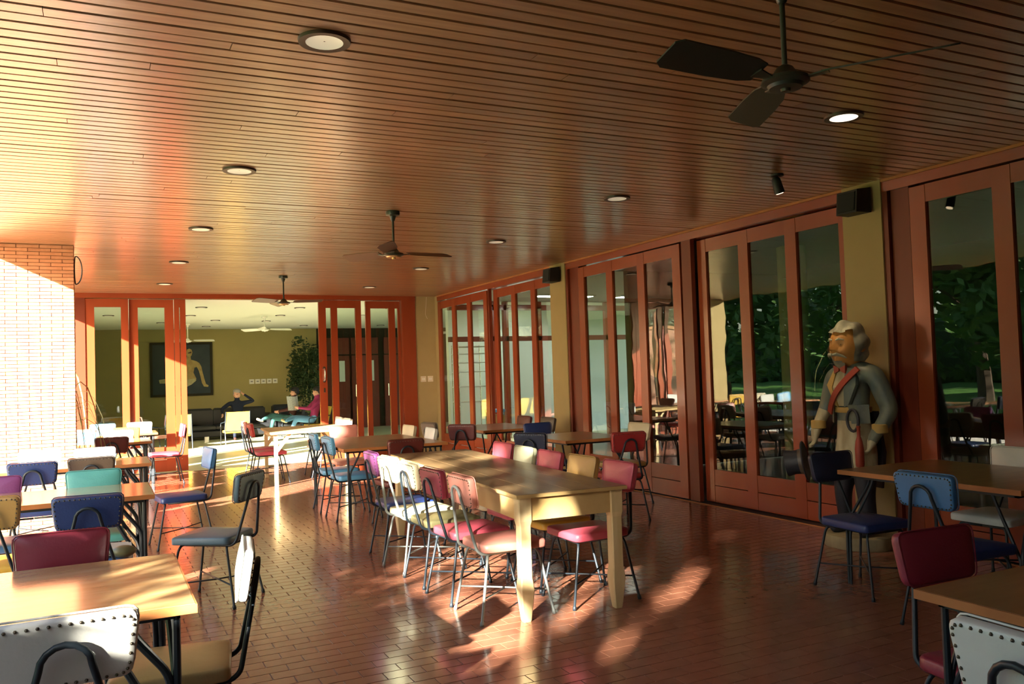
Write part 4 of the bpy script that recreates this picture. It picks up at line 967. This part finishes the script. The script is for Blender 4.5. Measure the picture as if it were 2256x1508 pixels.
for s in (-1, 1):
    mb = MB(); mb.tube([(s*.002, .205, 1.545), (s*.035, .200, 1.548), (s*.07, .165, 1.532), (s*.085, .14, 1.515)], [.010, .014, .010, .004], 8); mb.build('moustache', 'st_hair', hd, True)
    mb = MB(); mb.tube([(s*.018, .180, 1.662), (s*.045, .178, 1.672), (s*.078, .150, 1.662)], [.006, .010, .004], 8); mb.build('eyebrow', 'st_hair', hd, True)
    MB().sphere((s*.042, .145, 1.625), (.017, .013, .010), 10, 8).build('eye', 'st_dark', hd, True)
    mb = MB(); mb.rings([[(s*(.122+.016*q[2]), .02+q[0]*.034*w_, 1.60+q[1]*.042*w_) for q in [(math.cos(k*PI/5), math.sin(k*PI/5), w_) for k in range(10)]] for w_ in (1.0, .9, .5)]); mb.build('ear', 'st_skin', hd, True)
# jacket : lapels, shirt front, bow tie, sash, tails
mb = MB(); mb.rings([[(-.065, .105, 1.13), (.065, .105, 1.13), (.065, .125, 1.13), (-.065, .125, 1.13)], [(-.075, .115, 1.28), (.075, .115, 1.28), (.07, .152, 1.28), (-.07, .152, 1.28)], [(-.04, .07, 1.43), (.04, .07, 1.43), (.035, .105, 1.43), (-.035, .105, 1.43)]]); mb.build('shirt_front', 'st_white', st)
for s in (-1, 1):
    mb = MB(); mb.rings([[(s*.03, .118, 1.12), (s*.075, .105, 1.14), (s*.07, .13, 1.14), (s*.03, .135, 1.12)], [(s*.06, .135, 1.28), (s*.15, .095, 1.30), (s*.145, .125, 1.30), (s*.06, .163, 1.28)], [(s*.04, .085, 1.44), (s*.11, .04, 1.43), (s*.11, .07, 1.43), (s*.04, .112, 1.44)]]); mb.build('lapel', 'st_gold' if s > 0 else 'st_coat', st, True)
    mb = MB(); mb.rings([[(s*.008, .118, 1.412), (s*.008, .135, 1.412), (s*.008, .135, 1.438), (s*.008, .118, 1.438)], [(s*.055, .112, 1.392), (s*.055, .135, 1.392), (s*.06, .135, 1.458), (s*.06, .112, 1.458)]]); mb.build('bow_tie', 'st_red', st)
    mb = MB(); mb.rings([[(s*.02, -.13, 1.08), (s*.15, -.09, 1.08), (s*.15, -.12, 1.08), (s*.02, -.15, 1.08)], [(s*.03, -.16, .75), (s*.18, -.11, .75), (s*.18, -.15, .75), (s*.03, -.19, .75)], [(s*.05, -.15, .46), (s*.14, -.13, .46), (s*.14, -.15, .46), (s*.05, -.18, .46)]]); mb.build('coat_tail', 'st_dark', st, True)
    mb = MB(); mb.rings([[(s*.155+s*.02, .02, .99), (s*.10, .11, .99), (s*.09, .125, .99), (s*.19, .03, .99)], [(s*.165, .02, 1.14), (s*.08, .115, 1.14), (s*.07, .135, 1.14), (s*.185, .03, 1.14)]]); mb.build('coat_front', 'st_coat', st, True)
P = []
for i in range(15):
    q = i/14; a = -2.5+q*3.1                        # from the left shoulder across the chest to the right hip
    x = -.15+.30*q; z = 1.43-.36*q; y = .10+.075*math.sin(q*PI); P.append((x, y, z))
nrm = Vector((.36, 0, .30)).normalized()*.024
mb = MB(); mb.rings([[Vector(p)-nrm+Vector((0, -.012, 0)), Vector(p)+nrm+Vector((0, -.012, 0)), Vector(p)+nrm+Vector((0, .006, 0)), Vector(p)-nrm+Vector((0, .006, 0))] for p in P]); mb.build('sash', 'st_red', st, True)
mb = MB(); R = []
for z, q in ((1.075, 1.0), (1.08, 1.03), (1.115, 1.03), (1.12, 1.0)): R.append([(.152*q*math.cos(k*PI/12), .122*q*math.sin(k*PI/12), z) for k in range(24)])
mb.rings(R).build('waistband', 'st_gold', st, True)
for (wx, wy, wz) in ((-.27, .02, .955), (.325, .05, .965)):
    MB().lathe([(.055, -.035), (.060, -.03), (.060, .03), (.052, .035)], 16, (wx, wy, wz)).build('cuff', 'st_gold', st, True)
# top hat hanging in the right hand, red bottle in the left
ht = MB(); ax = Vector((.80, .55, -.15)).normalized(); c = Vector((.375, .16, .66))
u = ax.cross(Vector((0, 0, 1))).normalized(); v = ax.cross(u)
def hr(d, r): return [c+ax*d+(u*math.cos(k*PI/12)*r*.8+v*math.sin(k*PI/12)*r) for k in range(24)]
ht.rings([hr(0, .165), hr(.006, .17), hr(.014, .165), hr(.016, .105), hr(.10, .10), hr(.16, .112), hr(.165, .10)]); ht.build('top_hat', 'st_dark', st, True)
ht2 = MB(); ht2.rings([hr(.020, .108), hr(.021, .110), hr(.05, .106), hr(.051, .104)]); ht2.build('hat_band', 'v_brown', st, True)
MB().lathe([(.001, .66), (.030, .66), (.034, .68), (.034, .80), (.026, .86), (.014, .90), (.013, .96), (.016, .965), (.016, .98), (.001, .98)], 16, (-.19, .165, .0)).build('bottle', 'st_red', st, True)
MB().tube([(-.13+.055*math.cos(a), .155, 1.02+.085*math.sin(a)) for a in [k*2*PI/20 for k in range(21)]], .012, 8).build('coiled_strap', 'st_dark', st, True)
